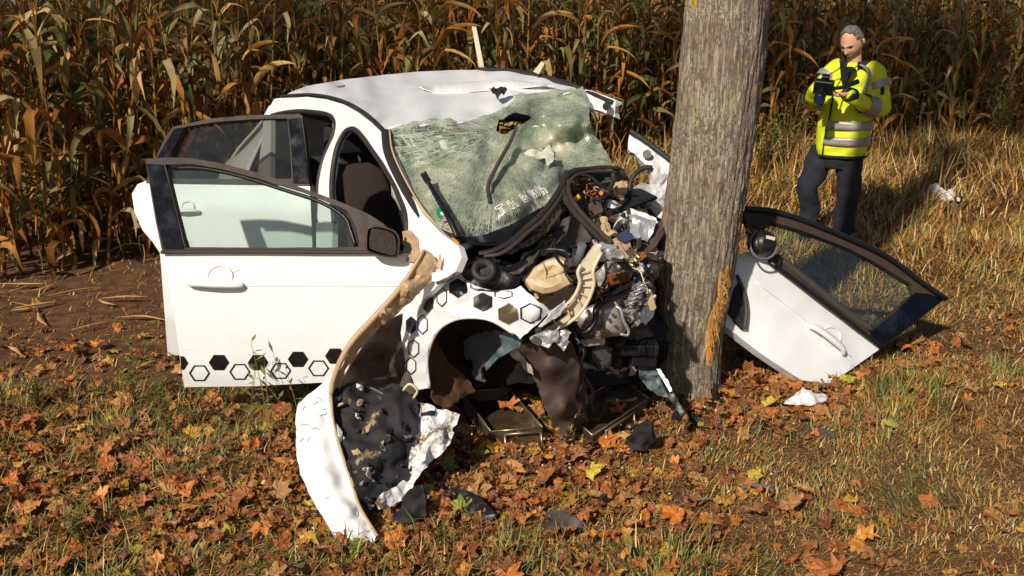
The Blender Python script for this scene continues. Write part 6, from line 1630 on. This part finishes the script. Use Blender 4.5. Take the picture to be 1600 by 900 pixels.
# reflective bands follow the cloth
def band(k0, k1, a0, a1, name='reflective_band', mat='reflective', off=.016):
    seg = 40; V = []; F = []; rr = torso
    for j in range(4):
        f = k0 + (k1 - k0) * j / 3; i = min(int(f), len(rr) - 2); t = f - i
        c = rr[i][0].lerp(rr[i + 1][0], t); w = rr[i][1] * (1 - t) + rr[i + 1][1] * t + off; d = rr[i][2] * (1 - t) + rr[i + 1][2] * t + off; q = rr[i][3]
        for s in range(seg + 1):
            a = a0 + (a1 - a0) * s / seg
            p = c + SIDEV * (math.copysign(abs(math.cos(a)) ** q, math.cos(a)) * w) + HEAD * (math.copysign(abs(math.sin(a)) ** q, math.sin(a)) * d); V.append(p)
    folds(V, .010, 3.0)
    for j in range(3):
        for s in range(seg): F.append((j * (seg + 1) + s, j * (seg + 1) + s + 1, (j + 1) * (seg + 1) + s + 1, (j + 1) * (seg + 1) + s))
    o = mk(name, V, F, mat, MAN); m = o.modifiers.new('t', 'SOLIDIFY'); m.thickness = .006; m.offset = 0
def sleeve_band(path, rs, f0, f1, mat='reflective', off=.014):
    c = cat_rom(path, 6); n = len(c) - 1; pts = [c[int(round(n * (f0 + (f1 - f0) * k / 4)))] if False else c[int(n * (f0 + (f1 - f0) * k / 4))].lerp(c[min(n, int(n * (f0 + (f1 - f0) * k / 4)) + 1)], (n * (f0 + (f1 - f0) * k / 4)) % 1) for k in range(5)]
    rr = [float(np.interp(f0 + (f1 - f0) * k / 4, np.linspace(0, 1, len(rs)), rs)) + off for k in range(5)]
    v, f = tube_geo(pts, rr, 20, 1, 1.0, False); folds(v, .008, 3.0)
    mk('reflective_band', v, f, mat, MAN)
band(5.2, 7.4, -.25, 2.0); band(9.2, 11.4, -.25, 2.0)
band(0.2, 1.3, -.4, 2.2, 'jacket_hem', 'collar_cloth', .013)
band(1.5, 13, -.16, -.04, 'side_zip', 'collar_cloth', .015)
band(.5, 20, 1.98, 2.04, 'front_seam', 'collar_cloth', .013)
sleeve_band(sl_L, rads, .30, .37); sleeve_band(sl_L, rads, .70, .80); sleeve_band(sl_R, rads, .28, .34); sleeve_band(sl_R, rads, .66, .74)
# stripe over the shoulder
tube('shoulder_stripe', [man(1345, 101, -.14), man(1356, 108, -.19), man(1358, 122, -.235), man(1352, 140, -.245), man(1347, 152, -.24)], .024, 'reflective', MAN, 10, 5, .3)
block('sleeve_badge', man(1379, 142, -.21), (.045, .012, .06), (0, 0, .7), 'collar_cloth', MAN, .01)
# trousers
hipL, kneeL, ankL = man(1329, 240, -.04), man(1327, 292, -.06), man(1319, 362, -.02)
hipR, kneeR, ankR = man(1289, 240, .06), man(1262, 288, .06), man(1262, 352, .14)
tp = [ringloft(smooth_rings([(man(1309, 262, 0), .15, .12, .9), (man(1309, 245, 0), .185, .14, .9), (man(1310, 225, 0), .18, .135, .9)], 3)),
      tube_geo([hipL + Vector((0, 0, .05)), hipL.lerp(kneeL, .4), kneeL, kneeL.lerp(ankL, .45) + Vector((0, .02, 0)), ankL], [.118, .108, .088, .086, .092], 18, 6), tube_geo([hipR + Vector((0, 0, .05)), hipR.lerp(kneeR, .4), kneeR, kneeR.lerp(ankR, .45) + Vector((.01, .02, 0)), ankR], [.115, .106, .09, .086, .088], 18, 6)]
TR = join_geo('trousers', tp, 'navy_cloth', MAN)
V = [v.co.copy() for v in TR.data.vertices]; folds(V, .028, 9.0); TR.data.vertices.foreach_set('co', [c for v in V for c in v]); remesh(TR, .012, 3)
for a, nm in ((ankL, 'boot'), (ankR, 'boot')):
    g = Vector((a.x, a.y, 0)); pts = [(g + Vector((.02, .06, .05))), g + Vector((.0, 0, .06)), g + HEAD * .1 + Vector((0, 0, .05)), g + HEAD * .2 + Vector((0, 0, .035))]
    v1 = tube_geo(pts, [.045, .055, .052, .03], 14, 4); v2 = tube_geo([g + Vector((0, 0, .05)), Vector((a.x, a.y, .2))], [.055, .05], 14, 2)
    o = join_geo(nm, [v1, v2], 'boot_leather', MAN); remesh(o, .010, 3)
# body: one continuous surface (legs and trunk under the clothes, neck, head, arms, hands)
hc = man(1331, 67, -.05)
FD_ = Vector((-.62, -.64, -.58)).normalized(); UPH = (Vector((0, 0, 1)) - FD_ * Vector((0, 0, 1)).dot(FD_)).normalized(); RTH = FD_.cross(UPH).normalized()
def head_point(d, grow=0.0):
    """skull with brow, sockets, nose, lips, chin and jaw"""
    x, y, z = d                                   # x: his right, y: forward, z: up
    rx, ry, rz = .080, .102, .132
    if z < 0: rx *= 1 - .28 * z * z; ry *= 1 - .06 * z * z
    p = Vector((x * rx, y * ry, z * rz))
    def g(cx, cz, sx, sz): return math.exp(-((p.x - cx) / sx) ** 2 - ((p.z - cz) / sz) ** 2) if y > 0 else 0
    f = .030 * g(0, -.022, .013, .018) + .016 * g(0, .004, .009, .022) + .009 * g(0, .034, .05, .010) - .011 * (g(.031, .014, .016, .011) + g(-.031, .014, .016, .011)) + .009 * g(0, -.062, .024, .007) - .004 * g(0, -.070, .02, .003) + .008 * g(0, -.076, .02, .006) + .012 * g(0, -.105, .024, .014) + .004 * (g(.045, -.02, .02, .02) + g(-.045, -.02, .02, .02))
    p.y += f
    p *= 1 + grow
    return hc + RTH * p.x + FD_ * p.y + UPH * p.z
def sphere_dirs(nu, nv):
    return [[(math.sin(math.pi * j / nv) * math.sin(2 * math.pi * i / nu), math.sin(math.pi * j / nv) * math.cos(2 * math.pi * i / nu), math.cos(math.pi * j / nv)) for i in range(nu)] for j in range(nv + 1)]
def head_shell(keep, grow, nu=72, nv=60):
    D = sphere_dirs(nu, nv); V = []; idx = {}; F = []
    for j in range(nv):
        for i in range(nu):
            q = [(j, i), (j + 1, i), (j + 1, (i + 1) % nu), (j, (i + 1) % nu)]
            m = [sum(D[a][b][k] for a, b in q) / 4 for k in range(3)]
            if keep is not None and not keep(*m): continue
            f = []
            for a, b in q:
                key = (a, b)
                if key not in idx: idx[key] = len(V); V.append(head_point(D[a][b], grow))
                f.append(idx[key])
            F.append(tuple(f))
    return V, F
bp = [head_shell(None, 0)]
for s in (1, -1):
    e = hc + RTH * (s * .078) + FD_ * (-.012) + UPH * (-.005)
    bp.append(tube_geo([e + UPH * .034, e + UPH * .02 + RTH * s * .013 - FD_ * .012, e + RTH * s * .012 - FD_ * .01, e - UPH * .03], [.006, .012, .011, .006], 8, 4))
bp.append(tube_geo([man(1336, 108, .02), man(1335, 96, .0), hc - UPH * .06 - FD_ * .025], [.07, .058, .056], 16, 4))
bp.append(ringloft([(c, w * .8, d * .8, q) for c, w, d, q in torso]))
bp.append(tube_geo(sl_L, [r * .6 for r in rads[:-1]] + [.030], 14, 5)); bp.append(tube_geo(sl_R, [r * .6 for r in rads[:-1]] + [.030], 14, 5))
bp.append(tube_geo([hipL, kneeL, ankL, Vector((ankL.x, ankL.y, .06))], [.085, .055, .04, .04], 12, 5)); bp.append(tube_geo([hipR, kneeR, ankR, Vector((ankR.x, ankR.y, .06))], [.085, .055, .04, .04], 12, 5))
bp.append(ringloft([(man(1309, 255, 0), .12, .09, 1), (man(1312, 215, 0), .14, .10, 1)]))
CAMC = man(1287, 136, -.42)
def hand(wr, along, palm_n, thumb_side, grip):
    """palm and five bent fingers; grip curls them towards palm_n"""
    along = along.normalized(); palm_n = (palm_n - along * palm_n.dot(along)).normalized(); acr = along.cross(palm_n) * thumb_side
    out = [tube_geo([wr - along * .02, wr + along * .02, wr + along * .055, wr + along * .085], [.028, .034, .040, .036], 14, 4, .5 if abs(frame_of(along)[0].dot(palm_n)) < .7 else 1.0)]
    for k, (o, L) in enumerate(((.030, .068), (.010, .078), (-.010, .072), (-.030, .056))):
        b = wr + along * .080 + acr * o; pts = [b - along * .015]; d = along.copy(); p = b
        for j, s in enumerate((.45, .32, .25)):
            d = (d * math.cos(grip[j] + k * .05) + palm_n * math.sin(grip[j] + k * .05)).normalized(); p = p + d * L * s; pts.append(p)
        out.append(tube_geo(pts, [.0105, .0098, .009, .007], 9, 3))
    b = wr + along * .03 + acr * .032
    out.append(tube_geo([b - acr * .01, b + acr * .022 + along * .020 + palm_n * .012, b + acr * .020 + along * .05 + palm_n * .03, b + acr * .008 + along * .07 + palm_n * .04], [.014, .012, .0105, .008], 9, 3))
    return out
bp += hand(WR_L, Vector((-1, -.25, -.10)), Vector((.1, -.3, .9)), -1, (.35, .5, .5))
bp += hand(WR_R, Vector((.25, -.75, .40)), Vector((.8, .1, -.3)), 1, (.5, .7, .6))
BODY = join_geo('body', bp, 'skin', MAN); remesh(BODY, .0062, 1, .4)
def hair_keep(x, y, z): return (z > .80 and y < .36 + .1 * noise.noise(Vector((x * 9, y * 9, z * 9)))) or (y < .30 and z > .45) or (y < .02 and z > -.05) or (y < -.35 and z > -.5)
def hair():
    V, F = head_shell(hair_keep, .035)
    for p in V: p += Vector((noise.noise(p * 60), noise.noise(p * 60 + Vector((3, 0, 0))), noise.noise(p * 60 + Vector((0, 5, 0))))) * .012
    o = mk('hair', V, F, 'hair_grey', MAN); m = o.modifiers.new('t', 'SOLIDIFY'); m.thickness = .008; m.offset = -1
hair()
V, F = head_shell(lambda x, y, z: y > .15 and z < -.38 and not (abs(x) < .16 and -.60 < z < -.46), .012); mk('beard', V, F, 'beard_grey', MAN)
for s in (1, -1):
    e = hc + RTH * (s * .031) + FD_ * .087 + UPH * .012
    drum('eye', e, FD_, [(-.006, .004), (-.002, .009), (.003, .008)], 'boot_leather', MAN, 10)
    tube('eyebrow', [hc + RTH * (s * .014) + FD_ * .101 + UPH * .030, hc + RTH * (s * .034) + FD_ * .097 + UPH * .036, hc + RTH * (s * .052) + FD_ * .082 + UPH * .030], .005, 'hair_grey', MAN, 6, 3, .6)
# collar and dark shirt
cv = []
for k, (dz, w, d) in enumerate(((-.06, .135, .115), (0, .115, .105), (.06, .108, .10))):
    for s in range(31):
        a = math.pi / 2 + .42 + (2 * math.pi - .84) * s / 30
        cv.append(man(1335, 101, .0) + Vector((0, 0, dz - .03 * (1 - abs(s - 15) / 15 * 0))) + SIDEV * (math.cos(a) * w) + HEAD * (math.sin(a) * d))
o = mk('collar', cv, [(j * 31 + s, j * 31 + s + 1, (j + 1) * 31 + s + 1, (j + 1) * 31 + s) for j in range(2) for s in range(30)], 'collar_cloth', MAN); m = o.modifiers.new('t', 'SOLIDIFY'); m.thickness = .02; m.offset = 0
v, f = [], []
sh = [(1312, 100), (1322, 104), (1332, 104), (1338, 108), (1326, 124), (1319, 140), (1314, 124)]
o = mk('shirt_front', [man(x, y, -.215 + .0015 * (y - 110)) for x, y in sh] + [man(x, y, -.10) for x, y in sh], [tuple(range(7)), tuple(reversed(range(7, 14)))] + [(i, (i + 1) % 7, 7 + (i + 1) % 7, 7 + i) for i in range(7)], 'collar_cloth', MAN, False)
for p_, w_ in (((WR_L.lerp(EL_L, .10)), WR_L - EL_L),): drum('cuff', p_, w_, [(-.04, .062), (-.01, .060), (.04, .055)], 'collar_cloth', MAN, 18)
# the camera is a thing in his hands
CM = empty('photo_camera', CAMC, 'black photo camera with lens and flash held in the hands of the man', 'camera')
axis = Vector((-.35, -.8, -.45)).normalized()
rotz = (0, .15, .35)
block('camera_body', CAMC, (.15, .075, .11), (.3, .1, -.35), 'camera_black', CM, .015, 3)
block('viewfinder', CAMC + Vector((.01, .0, .07)), (.06, .07, .045), (.3, .1, -.35), 'camera_black', CM, .012, 3)
drum('lens', CAMC + axis * .03 + Vector((-.01, 0, -.02)), axis, [(0, .042), (.05, .044), (.055, .040), (.09, .043), (.12, .043)], 'camera_black', CM, 24)
drum('lens_glass', CAMC + axis * .152 + Vector((-.01, 0, -.02)), axis, [(-.003, .036), (.002, .036)], 'lens_glass', CM, 24)
tube('flash_arm', [CAMC + Vector((.06, -.02, -.01)), man(1318, 136, -.44), man(1341, 127, -.42)], [.014, .015, .02], 'camera_black', CM, 10, 4)
tube('camera_strap', [CAMC + Vector((-.05, .0, .05)), man(1293, 118, -.28), man(1310, 108, -.18), man(1318, 97, -.10)], .006, 'camera_black', CM, 6, 5, .5)
tube('camera_strap', [CAMC + Vector((.07, .0, .05)), man(1310, 124, -.34), man(1322, 117, -.26), man(1345, 98, -.12)], .006, 'camera_black', CM, 6, 5, .5)
